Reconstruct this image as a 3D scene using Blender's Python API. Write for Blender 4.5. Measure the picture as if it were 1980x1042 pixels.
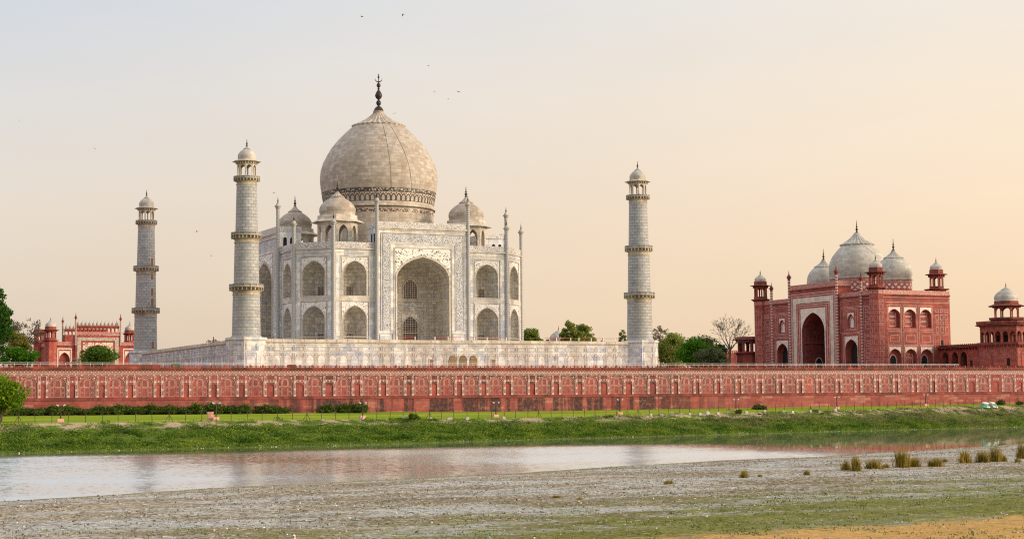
import bpy, math, random
import numpy as np
from mathutils import Vector, Matrix
R = math.radians
PI = math.pi
for o in list(bpy.data.objects): bpy.data.objects.remove(o)
SC = bpy.context.scene
COL = SC.collection

# ------------------------------------------------------------------ camera
CAM = Vector((-141.281, -382.358, -13.336))
yaw, pitch, roll = 0.430957, 0.0764479, -0.0086296
fw = Vector((math.sin(yaw)*math.cos(pitch), math.cos(yaw)*math.cos(pitch), math.sin(pitch)))
rt = Vector((math.cos(yaw), -math.sin(yaw), 0)); up = rt.cross(fw)
r2 = rt*math.cos(roll)+up*math.sin(roll); u2 = -rt*math.sin(roll)+up*math.cos(roll)
cd = bpy.data.cameras.new('camera'); cam = bpy.data.objects.new('camera', cd); COL.objects.link(cam)
m = Matrix((r2, u2, -fw)).transposed().to_4x4(); m.translation = CAM
cam.matrix_world = m
cd.sensor_width = 36; cd.lens = 36*3340.5/1980; cd.clip_start = 0.5; cd.clip_end = 20000
SC.camera = cam

# ------------------------------------------------------------------ light
SUN = Vector((0.80, -0.60, 0)).normalized(); SUN_EL = R(11)
SUNV = Vector((SUN.x*math.cos(SUN_EL), SUN.y*math.cos(SUN_EL), math.sin(SUN_EL)))
ld = bpy.data.lights.new('sun', 'SUN'); lo = bpy.data.objects.new('sun', ld); COL.objects.link(lo)
ld.energy = 4.0; ld.angle = R(24); ld.color = (1.0, 0.83, 0.62)
lo.rotation_euler = (-SUNV).to_track_quat('-Z', 'Y').to_euler()
lo.location = (0, 0, 200)

class NT:
    """small helper to write node trees"""
    def __init__(s, tree): s.t = tree; tree.nodes.clear()
    def n(s, kind, ins=None, **props):
        nd = s.t.nodes.new(kind)
        for k, v in props.items(): setattr(nd, k, v)
        for k, v in (ins or {}).items():
            sk = nd.inputs[k]
            if isinstance(v, bpy.types.NodeSocket): s.t.links.new(v, sk)
            elif isinstance(v, bpy.types.Node): s.t.links.new(v.outputs[0], sk)
            else:
                if isinstance(v, (tuple, list)) and len(v) == 3 and sk.type == 'RGBA': v = (*v, 1)
                sk.default_value = v
        return nd
    def math(s, op, a, b=0.0, c=None, clamp=False):
        i = {0: a, 1: b}
        if c is not None: i[2] = c
        return s.n('ShaderNodeMath', i, operation=op, use_clamp=clamp).outputs[0]
    def ramp(s, fac, stops, interp='LINEAR'):
        nd = s.n('ShaderNodeValToRGB', {0: fac}); cr = nd.color_ramp; cr.interpolation = interp
        while len(cr.elements) < len(stops): cr.elements.new(0.5)
        for e, (p, c) in zip(cr.elements, stops):
            e.position = p; e.color = (*c, 1) if isinstance(c, (tuple, list)) else (c, c, c, 1)
        return nd.outputs[0]
    def mix(s, f, a, b, mode='MIX'):
        nd = s.n('ShaderNodeMix', {}, data_type='RGBA', blend_type=mode)
        for i, v in ((0, f), (6, a), (7, b)):
            sk = nd.inputs[i]
            if isinstance(v, bpy.types.NodeSocket): s.t.links.new(v, sk)
            else: sk.default_value = (*v, 1) if isinstance(v, (tuple, list)) and len(v) == 3 else v
        return nd.outputs[2]
    def scalev(s, vec, sc, loc=(0, 0, 0)):
        return s.n('ShaderNodeMapping', {0: vec, 'Scale': sc, 'Location': loc}).outputs[0]
    def noise(s, vec, scale, detail=3, rough=.5, out=0):
        return s.n('ShaderNodeTexNoise', {'Vector': vec, 'Scale': scale, 'Detail': detail, 'Roughness': rough}).outputs[out]

W = bpy.data.worlds.new('World'); SC.world = W; W.use_nodes = True
t = NT(W.node_tree)
tc = t.n('ShaderNodeTexCoord')
sep = t.n('ShaderNodeSeparateXYZ', {0: tc.outputs['Generated']})
el = t.math('MAXIMUM', sep.outputs[2], 0.0)
# azimuth term: -1 in the east .. +1 in the west (towards the low sun)
az = t.n('ShaderNodeVectorMath', {0: tc.outputs['Generated'], 1: (0.906, -0.42, 0)}, operation='DOT_PRODUCT').outputs['Value']
azf = t.n('ShaderNodeMapRange', {0: az, 1: -0.36, 2: 0.26, 3: 0, 4: 1}).outputs[0]
east = t.ramp(el, [(0.0, (.72, .585, .47)), (.10, (.76, .645, .55)), (.17, (.72, .68, .66)), (.235, (.61, .655, .73)), (.5, (.90, .95, 1.05)), (1, (1.30, 1.28, 1.26))])
west = t.ramp(el, [(0.0, (.94, .685, .455)), (.10, (.975, .735, .515)), (.17, (.95, .78, .60)), (.235, (.88, .795, .69)), (.5, (1.0, .98, .95)), (1, (1.30, 1.28, 1.26))])
hz = t.mix(azf, east, west)
nz = t.noise(t.scalev(tc.outputs['Generated'], (1, 1, 4)), 3.0, 3)
hz = t.mix(1.0, hz, t.ramp(nz, [(.3, .97), (.7, 1.03)]), 'MULTIPLY')
b1 = t.n('ShaderNodeBackground', {0: hz, 1: 0.90})
sky = t.n('ShaderNodeTexSky', sky_type='NISHITA', sun_disc=False, sun_elevation=SUN_EL,
          sun_rotation=math.atan2(SUN.x, SUN.y), dust_density=4.0, air_density=1.0, altitude=170)
b2 = t.n('ShaderNodeBackground', {0: sky.outputs[0], 1: 0.05})
ad = t.n('ShaderNodeAddShader', {0: b1, 1: b2})
t.n('ShaderNodeOutputWorld', {0: ad})
SC.view_settings.view_transform = 'Standard'; SC.view_settings.look = 'None'
SC.view_settings.exposure = 0.0; SC.view_settings.gamma = 1.0
SC.cycles.max_bounces = 6; SC.cycles.transparent_max_bounces = 4
SC.cycles.use_denoising = False; SC.cycles.filter_width = 1.15

# ------------------------------------------------------------------ materials
def newmat(name):
    mt = bpy.data.materials.new(name); mt.use_nodes = True
    return mt, NT(mt.node_tree)
def finish(t, col, rough=.7, bump=None, bs=.3, bd=.05, spec=.3):
    p = t.n('ShaderNodeBsdfPrincipled', {'Roughness': rough, 'Specular IOR Level': spec})
    if isinstance(col, bpy.types.NodeSocket): t.t.links.new(col, p.inputs[0])
    else: p.inputs[0].default_value = (*col, 1)
    if bump is not None:
        b = t.n('ShaderNodeBump', {'Height': bump, 'Strength': bs, 'Distance': bd})
        t.t.links.new(b.outputs[0], p.inputs['Normal'])
    t.n('ShaderNodeOutputMaterial', {0: p})
def UVn(t): return t.n('ShaderNodeTexCoord').outputs['UV']
def POS(t): return t.n('ShaderNodeNewGeometry').outputs['Position']

def m_stone(name, cols, mortar, bw=1.4, bh=.7, ms=.03, soft=.1, stain=None, stain_amt=.5, vein=.25, rough=.6, xr=None, off=.5):
    mt, t = newmat(name)
    uv = UVn(t); p = POS(t)
    br = t.n('ShaderNodeTexBrick', {'Vector': uv, 'Color1': (0, 0, 0), 'Color2': (1, 1, 1), 'Mortar': (.5, .5, .5), 'Scale': 1.0,
             'Mortar Size': ms, 'Mortar Smooth': soft, 'Bias': 0.0, 'Brick Width': bw, 'Row Height': bh}, offset=off)
    n = len(cols)
    c = t.ramp(br.outputs[0], [((i+.5)/n, k) for i, k in enumerate(cols)])
    v1 = t.noise(p, .9, 5, .6)
    c = t.mix(1.0, c, t.ramp(v1, [(.3, 1-vein), (.62, 1+vein*.45)]), 'MULTIPLY')
    v2 = t.noise(t.scalev(uv, (1.2, 2.6, 1)), 1.6, 4, .7)
    c = t.mix(t.ramp(v2, [(.55, 0.0), (.75, vein)]), c, t.mix(1.0, c, (.62, .66, .74), 'MULTIPLY'))
    c = t.mix(br.outputs[1], c, mortar)
    if xr: c = t.mix(t.ramp(t.noise(p, .06, 4, .65), [(.46, 0.0), (.74, .35)]), c, (.36, .125, .105))
    if name == 'red_sandstone_carved':
        c = t.mix(1.0, c, t.ramp(t.n('ShaderNodeObjectInfo').outputs['Random'], [(0, (.78, .72, .72)), (.4, (1.0, 1.0, 1.0)), (.75, (.9, .98, 1.05)), (1, (1.18, 1.12, 1.02))]), 'MULTIPLY')
    if stain:
        s1 = t.noise(t.scalev(p, (.55, .55, .035)) if xr else t.scalev(p, (.35, .35, .035)), 1.0, 4, .6)
        s2 = t.noise(p, 1.7, 3, .6)
        f = t.math('MULTIPLY', t.ramp(s1, [(.445, 0.0), (.53, stain_amt)] if xr else [(.47, 0.0), (.56, stain_amt)]), t.ramp(s2, [(.3, .4), (.55, 1.0)]))
        if xr:
            x = t.n('ShaderNodeSeparateXYZ', {0: p}).outputs[0]
            mask = t.math('MULTIPLY', t.n('ShaderNodeMapRange', {0: x, 1: xr[0], 2: xr[1], 3: 0.12, 4: 1}).outputs[0],
                          t.n('ShaderNodeMapRange', {0: x, 1: xr[2], 2: xr[3], 3: 1, 4: 0.08}).outputs[0])
            f = t.math('MULTIPLY', f, mask)
        c = t.mix(f, c, stain)
    finish(t, c, rough, t.math('SUBTRACT', t.math('MULTIPLY', v1, .4), br.outputs[1]), .35, .04)
    return mt

MARB = [(.49, .505, .55), (.65, .645, .635), (.73, .715, .685), (.585, .59, .605), (.71, .675, .605), (.42, .45, .53)]
M_marble = m_stone('marble_wall', MARB, (.40, .37, .34), 2.6, 1.25, .03, .1, (.40, .33, .26), .30, .28)
M_marble_in = m_stone('marble_niche_shaded', [(.44, .41, .37), (.54, .48, .40), (.60, .54, .44), (.40, .39, .38), (.51, .44, .35)], (.22, .19, .16), 1.3, .8, .03, .1, (.30, .25, .19), .35, .3)  # darker, warmer copy of the wall marble; niche shade put into the colour
M_plinth = m_stone('marble_plinth', MARB, (.40, .37, .34), 1.8, .9, .02, .1, (.38, .31, .24), .55, .25)
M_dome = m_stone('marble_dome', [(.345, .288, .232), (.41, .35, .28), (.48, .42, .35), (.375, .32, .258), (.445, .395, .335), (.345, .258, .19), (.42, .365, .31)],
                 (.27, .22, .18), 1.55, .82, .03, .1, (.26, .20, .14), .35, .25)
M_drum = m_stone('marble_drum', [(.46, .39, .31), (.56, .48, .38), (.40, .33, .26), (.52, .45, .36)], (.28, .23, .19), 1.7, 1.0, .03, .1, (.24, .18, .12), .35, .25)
M_kioskm = m_stone('marble_kiosk', [(.46, .40, .33), (.58, .51, .42), (.53, .46, .37), (.62, .55, .46)], (.36, .30, .25), 1.9, .85, .02, .1, (.30, .23, .16), .4, .2)
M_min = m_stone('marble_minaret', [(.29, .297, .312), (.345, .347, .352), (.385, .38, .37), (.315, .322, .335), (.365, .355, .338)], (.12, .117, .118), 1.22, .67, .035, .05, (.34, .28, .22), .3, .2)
M_corb = m_stone('marble_corbel', [(.40, .34, .26), (.48, .41, .32)], (.25, .2, .16), 1.2, .6, .03, .1, (.18, .13, .09), .6, .3)
M_mdome = m_stone('marble_mosque_dome', [(.35, .33, .29), (.43, .405, .355), (.49, .455, .395), (.395, .37, .325)], (.33, .30, .27), 1.5, .85, .02, .1, (.30, .26, .21), .35, .22)
SAND = [(.305, .066, .048), (.37, .087, .061), (.335, .076, .055), (.265, .057, .045), (.39, .103, .072)]
M_red = m_stone('red_sandstone', SAND, (.30, .08, .06), 1.6, .8, .02, .1, (.12, .045, .035), .45, .3, .8)
M_redw = m_stone('red_sandstone_riverside', [(.25, .054, .048), (.305, .072, .062), (.275, .062, .055)], (.33, .09, .07), 2.2, 1.1, .02, .1, (.05, .03, .028), .8, .25, .8, (-60, -25, 40, 75))
M_redbase = m_stone('red_sandstone_footing', [(.235, .054, .044), (.31, .078, .060), (.285, .068, .053), (.33, .095, .071), (.265, .060, .049), (.38, .155, .115)], (.26, .075, .06), 2.8, .62, .03, .1,
                    (.032, .024, .024), .93, .3, .85, (-75, -30, 40, 72))
M_redd = m_stone('red_sandstone_dark', [(.22, .05, .038), (.28, .066, .048)], (.16, .04, .03), 1.5, .75, .02, .1, (.06, .03, .025), .7, .3, .85)
M_redpan = m_stone('red_sandstone_carved', [(.275, .060, .050), (.32, .078, .063)], (.36, .09, .07), .7, .9, .05, .3, (.16, .055, .045), .5, .35, .85)

def m_plain(name, col, rough=.6, var=.15, sc=2.0, spec=.3, metal=0):
    mt, t = newmat(name)
    v = t.noise(POS(t), sc, 4, .6)
    c = t.mix(1.0, col, t.ramp(v, [(.3, 1-var), (.7, 1+var)]), 'MULTIPLY')
    finish(t, c, rough, v, .2, .02, spec)
    if metal: mt.node_tree.nodes['Principled BSDF'].inputs['Metallic'].default_value = metal
    return mt
M_wline = m_plain('pink_white_inlay', (.52, .385, .35), .55, .35)
M_white = m_plain('white_inlay', (.64, .53, .48), .5)
M_greyinlay = m_plain('grey_inlay', (.17, .165, .17), .5)
M_plshade = m_plain('plinth_shade_line', (.36, .31, .27), .6, .3)  # shadow lines round the plinth panels, put in as colour
M_black = m_plain('black_inlay', (.045, .04, .042), .5)
M_finial = m_plain('dark_bronze', (.030, .021, .016), .4, .3)
M_dark = m_plain('dark_interior', (.018, .012, .011), .9)  # near-black sheet colour; the shade inside openings is painted in
M_pane = m_plain('lattice_pane', (.055, .04, .035), .4)
M_bar = m_plain('lattice_bar', (.52, .45, .37), .6)
M_wood = m_plain('brown_door', (.23, .12, .08), .7)
M_rail = m_plain('pale_metal', (.56, .54, .52), .45)
M_redpaint = m_plain('red_paint', (.40, .03, .03), .5)
M_post = m_plain('rusty_iron', (.055, .032, .027), .7, .3)
M_pink = m_plain('pink_plaster', (.66, .34, .27), .85, .1)
M_conc = m_plain('grey_concrete', (.42, .38, .33), .9, .25)
M_lampm = m_plain('grey_lamp', (.50, .50, .49), .4)
M_bark = m_plain('bark', (.085, .060, .045), .9, .35)
M_barkgrey = m_plain('dry_branch', (.10, .072, .058), .9, .3)
M_tarp = m_plain('green_tarp', (.02, .16, .10), .6)
M_sackw = m_plain('white_sack', (.70, .72, .73), .6, .1)
M_sackg = m_plain('green_sack', (.12, .36, .26), .6, .15)
M_bird = m_plain('black_feathers', (.03, .027, .027), .7)
M_terr = m_plain('terrace_paving', (.30, .12, .09), .9)

def m_inlay(name, sc, bg, dark, acc, dens=.3, line=.05, lsc=1.0):
    mt, t = newmat(name)
    uv = t.n('ShaderNodeTexCoord').outputs['UV']
    v = t.n('ShaderNodeTexVoronoi', {'Vector': uv, 'Scale': sc})
    dots = t.ramp(v.outputs['Distance'], [(dens, 1.0), (dens+.06, 0.0)])
    nz = t.noise(uv, sc*.8*lsc, 1.5, .5)
    ln = t.math('ABSOLUTE', t.math('SUBTRACT', nz, .5))
    lines = t.ramp(ln, [(line*.7, 1.0), (line, 0.0)])
    rnd = t.n('ShaderNodeSeparateColor', {0: v.outputs['Color']}).outputs[0]
    dc = t.ramp(rnd, [(0.0, dark), (.45, dark), (.5, acc), (1.0, acc)], 'CONSTANT')
    big = t.noise(POS(t), .5, 3)
    c = t.mix(1.0, bg, t.ramp(big, [(.3, .85), (.7, 1.08)]), 'MULTIPLY')
    c = t.mix(lines, c, dark); c = t.mix(dots, c, dc)
    finish(t, c, .5)
    return mt
M_spand = m_inlay('floral_inlay', 1.5, (.78, .74, .67), (.07, .085, .08), (.22, .05, .035), .20, .024)
M_spand2 = m_inlay('floral_inlay_fine', 2.3, (.74, .70, .64), (.17, .18, .20), (.32, .15, .12), .24, .025, 1.3)
M_call = m_inlay('inscription_inlay', 4.2, (.70, .68, .65), (.12, .13, .16), (.22, .22, .25), .27, .06, 1.4)
M_para = m_inlay('parapet_inlay', 2.6, (.62, .59, .55), (.24, .24, .26), (.34, .21, .17), .25, .038, 1.2)
M_spandm = m_inlay('floral_inlay_mosque', 3.6, (.76, .68, .57), (.24, .15, .12), (.30, .12, .09), .20, .022, 1.4)
M_redpara = m_inlay('red_parapet_inlay', 3.4, (.34, .078, .056), (.56, .38, .32), (.48, .26, .21), .24, .04, 1.2)

def m_chevron(name, a, b, sc=2.2, amp=.5, cut=.5):
    mt, t = newmat(name)
    s = t.n('ShaderNodeSeparateXYZ', {0: UVn(t)})
    z = t.math('MULTIPLY', t.math('PINGPONG', t.math('MULTIPLY', s.outputs[0], 3.0), .5), amp)
    f = t.math('FRACT', t.math('MULTIPLY', t.math('ADD', s.outputs[1], z), sc))
    c = t.mix(t.math('GREATER_THAN', f, cut), a, b)
    finish(t, c, .5)
    return mt
M_chev = m_chevron('chevron_inlay', (.56, .53, .49), (.10, .11, .13), 2.4, .5, .55)
M_chevr = m_chevron('chevron_inlay_red', (.55, .43, .38), (.26, .075, .06), 1.3, .5, .5)

def m_diamond(name, a, b, c3, sc=2.0, vx=1.0):
    mt, t = newmat(name)
    s = t.n('ShaderNodeSeparateXYZ', {0: UVn(t)})
    u = t.math('MULTIPLY', s.outputs[0], sc); v = t.math('MULTIPLY', s.outputs[1], sc*vx)
    p = t.math('FRACT', t.math('ADD', u, v)); q = t.math('FRACT', t.math('SUBTRACT', u, v))
    f = t.math('MULTIPLY', t.math('GREATER_THAN', p, .42), t.math('GREATER_THAN', q, .42))
    g = t.math('MULTIPLY', t.math('LESS_THAN', p, .42), t.math('LESS_THAN', q, .42))
    c = t.mix(f, a, b); c = t.mix(g, c, c3)
    n = t.noise(POS(t), 1.2, 4)
    c = t.mix(1.0, c, t.ramp(n, [(.3, .8), (.7, 1.1)]), 'MULTIPLY')
    finish(t, c, .6)
    return mt
M_frieze = m_diamond('tile_frieze', (.31, .078, .062), (.52, .41, .39), (.24, .15, .145), 1.55)
M_drumtile = m_diamond('drum_tile', (.40, .11, .085), (.64, .58, .52), (.40, .11, .085), .62, 1.0)
def m_pilaster():
    mt, t = newmat('pilaster_inlay')
    s = t.n('ShaderNodeSeparateXYZ', {0: UVn(t)})
    z = t.math('FRACT', t.math('MULTIPLY', s.outputs[1], .74))
    knot = t.math('LESS_THAN', z, .24)
    vor = t.n('ShaderNodeTexVoronoi', {'Vector': UVn(t), 'Scale': 5.0}).outputs['Distance']
    c = t.mix(knot, (.34, .085, .066), t.mix(t.math('GREATER_THAN', vor, .35), (.62, .57, .52), (.25, .22, .22)))
    n = t.noise(POS(t), 3.0, 3)
    c = t.mix(1.0, c, t.ramp(n, [(.3, .75), (.7, 1.15)]), 'MULTIPLY')
    finish(t, c, .6); return mt
M_pil = m_pilaster()

def m_leaf(name, cols, sc=.35, tr=.3, rough=.6):
    mt, t = newmat(name)
    g = t.n('ShaderNodeNewGeometry')
    nz = t.noise(g.outputs['Position'], sc, 3, .6)
    f = t.math('ADD', t.math('MULTIPLY', nz, .75), t.math('MULTIPLY', t.math('SUBTRACT', g.outputs['Random Per Island'], .15), .42))
    n = len(cols)
    c = t.ramp(f, [(.25+.6*i/(n-1), k) for i, k in enumerate(cols)])
    d = t.n('ShaderNodeBsdfPrincipled', {0: c, 'Roughness': .8, 'Specular IOR Level': .05})
    tl = t.n('ShaderNodeBsdfTranslucent', {0: c})
    mx = t.n('ShaderNodeMixShader', {0: tr, 1: d, 2: tl})
    t.n('ShaderNodeOutputMaterial', {0: mx})
    return mt
L_dark = m_leaf('leaf_dark', [(.02, .075, .012), (.045, .125, .02), (.09, .18, .03)])
L_mid = m_leaf('leaf_mid', [(.04, .09, .012), (.085, .155, .022), (.155, .235, .035)])
L_bright = m_leaf('leaf_bright', [(.03, .10, .008), (.06, .19, .012), (.13, .28, .02)])
L_lime = m_leaf('leaf_lime', [(.04, .10, .006), (.12, .21, .010), (.24, .33, .02)])
L_yel = m_leaf('leaf_yellow', [(.10, .12, .02), (.22, .22, .04), (.33, .30, .06)])
L_brown = m_leaf('leaf_brown', [(.12, .105, .06), (.22, .195, .12), (.30, .27, .18)])
L_olive = m_leaf('leaf_olive', [(.11, .16, .03), (.22, .27, .05), (.36, .38, .09)])
L_grey = m_leaf('leaf_grey', [(.05, .075, .035), (.09, .115, .055), (.14, .155, .075)])
L_reed = m_leaf('reed', [(.07, .075, .012), (.26, .19, .03), (.55, .34, .07)], 1.2, .3)

# ------------------------------------------------------------------ mesh builder
class Fr:
    """facade frame: u to the right seen from outside, d outwards, z up"""
    def __init__(s, O, n):
        s.O = Vector(O); s.n = Vector(n).normalized(); s.u = (-s.n).cross(Vector((0, 0, 1))).normalized()
    def p(s, u, d, z): return s.O + s.u*u + s.n*d + Vector((0, 0, z))

class MB:
    def __init__(s): s.v = []; s.f = []; s.uv = []; s.sm = []; s.mi = []
    def add(s, pts, uv=None, sm=False, mi=0):
        b = len(s.v); s.v += [tuple(p) for p in pts]; s.f.append(list(range(b, b+len(pts)))); s.uv.append(uv); s.sm.append(sm); s.mi.append(mi)
    def grid(s, P, uv=None, closed=False, sm=True, mi=0):
        b = len(s.v); n = len(P[0])
        for row in P: s.v += [tuple(p) for p in row]
        m_ = n if closed else n-1
        for i in range(len(P)-1):
            for j in range(m_):
                k = (j+1) % n
                s.f.append([b+i*n+j, b+i*n+k, b+(i+1)*n+k, b+(i+1)*n+j])
                s.uv.append(None if uv is None else [uv(i, j), uv(i, j+1), uv(i+1, j+1), uv(i+1, j)])
                s.sm.append(sm); s.mi.append(mi)
    def lathe(s, c, prof, n=32, a0=0, sm=True, mi=0, rr=None, flute=None, uvR=None):
        rm = uvR or max(r for r, z in prof)
        L = [0]
        for (ra, za), (rb, zb) in zip(prof, prof[1:]): L.append(L[-1]+math.hypot(rb-ra, zb-za))
        P = []
        for r, z in prof:
            row = []
            for j in range(n):
                a = a0+2*PI*j/n
                q = r*(flute(a, r, z) if flute else 1)
                row.append((c[0]+q*math.cos(a), c[1]+q*math.sin(a), c[2]+z))
            P.append(row)
        uvf = (lambda i, j: (2*PI*j/n*rm, prof[0][1]+L[i])) if sm else None
        s.grid(P, uvf, True, sm, mi)
    def box(s, c, h, mi=0, rz=0):
        ca, sa = math.cos(rz), math.sin(rz)
        q = [Vector((c[0]+x*h[0]*ca-y*h[1]*sa, c[1]+x*h[0]*sa+y*h[1]*ca, c[2]+z*h[2])) for z in (-1, 1) for x, y in ((-1, -1), (1, -1), (1, 1), (-1, 1))]
        for f in ((3, 2, 1, 0), (4, 5, 6, 7), (0, 1, 5, 4), (1, 2, 6, 5), (2, 3, 7, 6), (3, 0, 4, 7)): s.add([q[i] for i in f], mi=mi)
    def fbox(s, fr, u0, u1, z0, z1, d0, d1, mi=0, back=False):
        q = [fr.p(u, d, z) for d in (d0, d1) for u, z in ((u0, z0), (u1, z0), (u1, z1), (u0, z1))]
        fs = [(4, 5, 6, 7), (0, 1, 5, 4), (1, 2, 6, 5), (2, 3, 7, 6), (3, 0, 4, 7)]
        if back: fs.append((3, 2, 1, 0))
        for f in fs: s.add([q[i] for i in f], mi=mi)
    def outline(s, fr, u0, u1, z0, z1, w, d0, d1, mi=0):
        s.fbox(fr, u0, u0+w, z0, z1, d0, d1, mi); s.fbox(fr, u1-w, u1, z0, z1, d0, d1, mi)
        s.fbox(fr, u0+w, u1-w, z1-w, z1, d0, d1, mi); s.fbox(fr, u0+w, u1-w, z0, z0+w, d0, d1, mi)
    def cell(s, fr, u0, u1, z0, z1, A, d=0, mi=0):
        """wall rectangle with an arched hole A = (uc, a, zb, zs, za)"""
        uc, a, zb, zs, za = A; pt = arch(*A)
        P = lambda u, z: fr.p(u, d, z)
        s.add([P(u0, z0), P(uc-a, z0), P(uc-a, z1), P(u0, z1)], mi=mi)
        s.add([P(uc+a, z0), P(u1, z0), P(u1, z1), P(uc+a, z1)], mi=mi)
        if zb > z0: s.add([P(uc-a, z0), P(uc+a, z0), P(uc+a, zb), P(uc-a, zb)], mi=mi)
        for (ua, va), (ub, vb) in zip(pt, pt[1:]): s.add([P(ua, va), P(ub, vb), P(ub, z1), P(ua, z1)], mi=mi)
    def rect(s, fr, u0, u1, z0, z1, d=0, mi=0):
        s.add([fr.p(u0, d, z0), fr.p(u1, d, z0), fr.p(u1, d, z1), fr.p(u0, d, z1)], mi=mi)
    def recess(s, fr, A, rings, mi=0, mib=None, cap=True):
        """arched tunnel; rings = [(depth, su, sz)]"""
        uc, a, zb, zs, za = A
        out = [(uc-a, zb)]+arch(*A)+[(uc+a, zb)]
        rows = []
        for dp, su, sz in rings: rows.append([fr.p(uc+(u-uc)*su, -dp, zb+(z-zb)*sz) for u, z in out])
        s.grid(rows, None, True, False, mi)
        if cap: s.add(list(reversed(rows[-1])), mi=mi if mib is None else mib)
    def spandrel(s, fr, A, e, zt, d, mi=0):
        uc, a, zb, zs, za = A; g = .06*a
        pt = [(uc+(u-uc)*(1+g/a), z+g) for u, z in arch(*A)]
        w = a+e
        s.rect(fr, uc-w, pt[0][0], zs, zt, d, mi); s.rect(fr, pt[-1][0], uc+w, zs, zt, d, mi)
        for (ua, va), (ub, vb) in zip(pt, pt[1:]): s.add([fr.p(ua, d, va), fr.p(ub, d, vb), fr.p(ub, d, zt), fr.p(ua, d, zt)], mi=mi)
    def archstrip(s, fr, A, w, d0, d1, mi=0, legs=True):
        uc, a, zb, zs, za = A
        pt = arch(*A)
        if legs: pt = [(uc-a, zb)]+pt+[(uc+a, zb)]
        def off(u, z): return (uc+(u-uc)*(1+w/a), z+(w*1.1 if z > zs else (w*.0)))
        rows = [[fr.p(u, d0, z) for u, z in pt], [fr.p(u, d1, z) for u, z in pt], [fr.p(*(lambda q: (q[0], d1, q[1]))(off(u, z))) for u, z in pt], [fr.p(*(lambda q: (q[0], d0, q[1]))(off(u, z))) for u, z in pt]]
        s.grid(rows, None, False, False, mi)
    def tube(s, pts, rad, n=6, mi=0, cap=True):
        pts = [Vector(p) for p in pts]; P = []
        for i, p in enumerate(pts):
            d = (pts[min(i+1, len(pts)-1)]-pts[max(i-1, 0)]).normalized()
            a = d.cross(Vector((0, 0, 1)) if abs(d.z) < .9 else Vector((1, 0, 0))).normalized(); b = d.cross(a)
            r = rad[i] if isinstance(rad, (list, tuple)) else rad
            P.append([p+a*r*math.cos(2*PI*k/n)+b*r*math.sin(2*PI*k/n) for k in range(n)])
        s.grid(P, None, True, True, mi)
        if cap: s.add(P[-1], mi=mi); s.add(P[0][::-1], mi=mi)
    def lattice(s, fr, u0, u1, z0, z1, nu, nz, w, d, A=None, mp=0, mb=1):
        """dark pane with raised bars, top following an arch when A is given"""
        top = lambda u: z1
        if A:
            pt = arch(*A)
            top = lambda u: max(A[3], float(np.interp(u, [q[0] for q in pt], [q[1] for q in pt])))
            s.add([fr.p(u, d, z) for u, z in [(u0, z0), (u1, z0)]+[(q[0], q[1]) for q in reversed(pt)]], mi=mp)
        else: s.rect(fr, u0, u1, z0, z1, d, mp)
        for i in range(nu+1):
            u = u0+(u1-u0)*i/nu
            s.fbox(fr, u-w/2, u+w/2, z0, top(u), d+.02, d+.10, mb)
        for j in range(nz+1):
            z = z0+(z1-z0)*j/nz
            us = [u for u in np.linspace(u0, u1, 41) if top(u) >= z]
            if len(us) > 2: s.fbox(fr, us[0], us[-1], z-w/2, z+w/2, d+.02, d+.085, mb)
    def build(s, name, mats, parent=None):
        me = bpy.data.meshes.new(name); me.from_pydata(s.v, [], s.f)
        for mt in (mats if isinstance(mats, (list, tuple)) else [mats]): me.materials.append(mt)
        V = np.array(s.v, dtype=np.float64).reshape(-1, 3)
        uv = []
        for f, u in zip(s.f, s.uv):
            if u is not None: uv += u
            else:
                a, b, c = V[f[0]], V[f[1]], V[f[2]]
                n = np.cross(b-a, c-a)
                if len(f) > 3: n = n+np.cross(c-a, V[f[3]]-a)
                h = math.hypot(n[0], n[1])
                if h > 1e-12 and h > .35*abs(n[2]):
                    tx, ty = -n[1]/h, n[0]/h
                    if abs(tx) > .02 and tx < 0 or abs(tx) <= .02 and ty < 0: tx, ty = -tx, -ty
                    uv += [(V[i][0]*tx+V[i][1]*ty, V[i][2]) for i in f]
                else: uv += [(V[i][0], V[i][1]) for i in f]
        l = me.uv_layers.new(name='UVMap'); l.data.foreach_set('uv', np.array(uv, dtype=np.float32).ravel())
        me.polygons.foreach_set('use_smooth', s.sm); me.polygons.foreach_set('material_index', s.mi)
        me.update()
        return link(name, me, parent)

def arch(uc, a, zb, zs, za, n=9, p=.24):
    out = []
    for i in range(2*n+1):
        x = -math.cos(PI*i/(2*n)); q = abs(x)
        out.append((uc+a*x, zs+(za-zs)*((1-p)*math.sqrt(max(0, 1-q**2.3))+p*(1-q))))
    return out
def link(name, me, parent=None):
    o = bpy.data.objects.new(name, me); COL.objects.link(o)
    if parent is not None:
        o.parent = parent; o.matrix_parent_inverse = Matrix.Translation(-parent.location)
    return o
def thing(name, label, cat, loc=(0, 0, 0), group=None):
    o = bpy.data.objects.new(name, None); COL.objects.link(o); o.location = loc
    return tag(o, label, cat, group)
def tag(o, label, cat, group=None):
    o['label'] = label; o['category'] = cat
    if group: o['group'] = group
    return o
def struct(o, kind='structure'): o['kind'] = kind; return o
def dup(o, loc=None, rz=None, sc=None, parent=None):
    c = o.copy(); COL.objects.link(c)
    if loc is not None: c.location = loc
    if rz is not None: c.rotation_euler = (0, 0, rz)
    if sc is not None: c.scale = sc if isinstance(sc, (tuple, list)) else (sc, sc, sc)
    if parent is not None: c.parent = parent
    for ch in o.children: dup(ch, parent=c)
    return c

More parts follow.
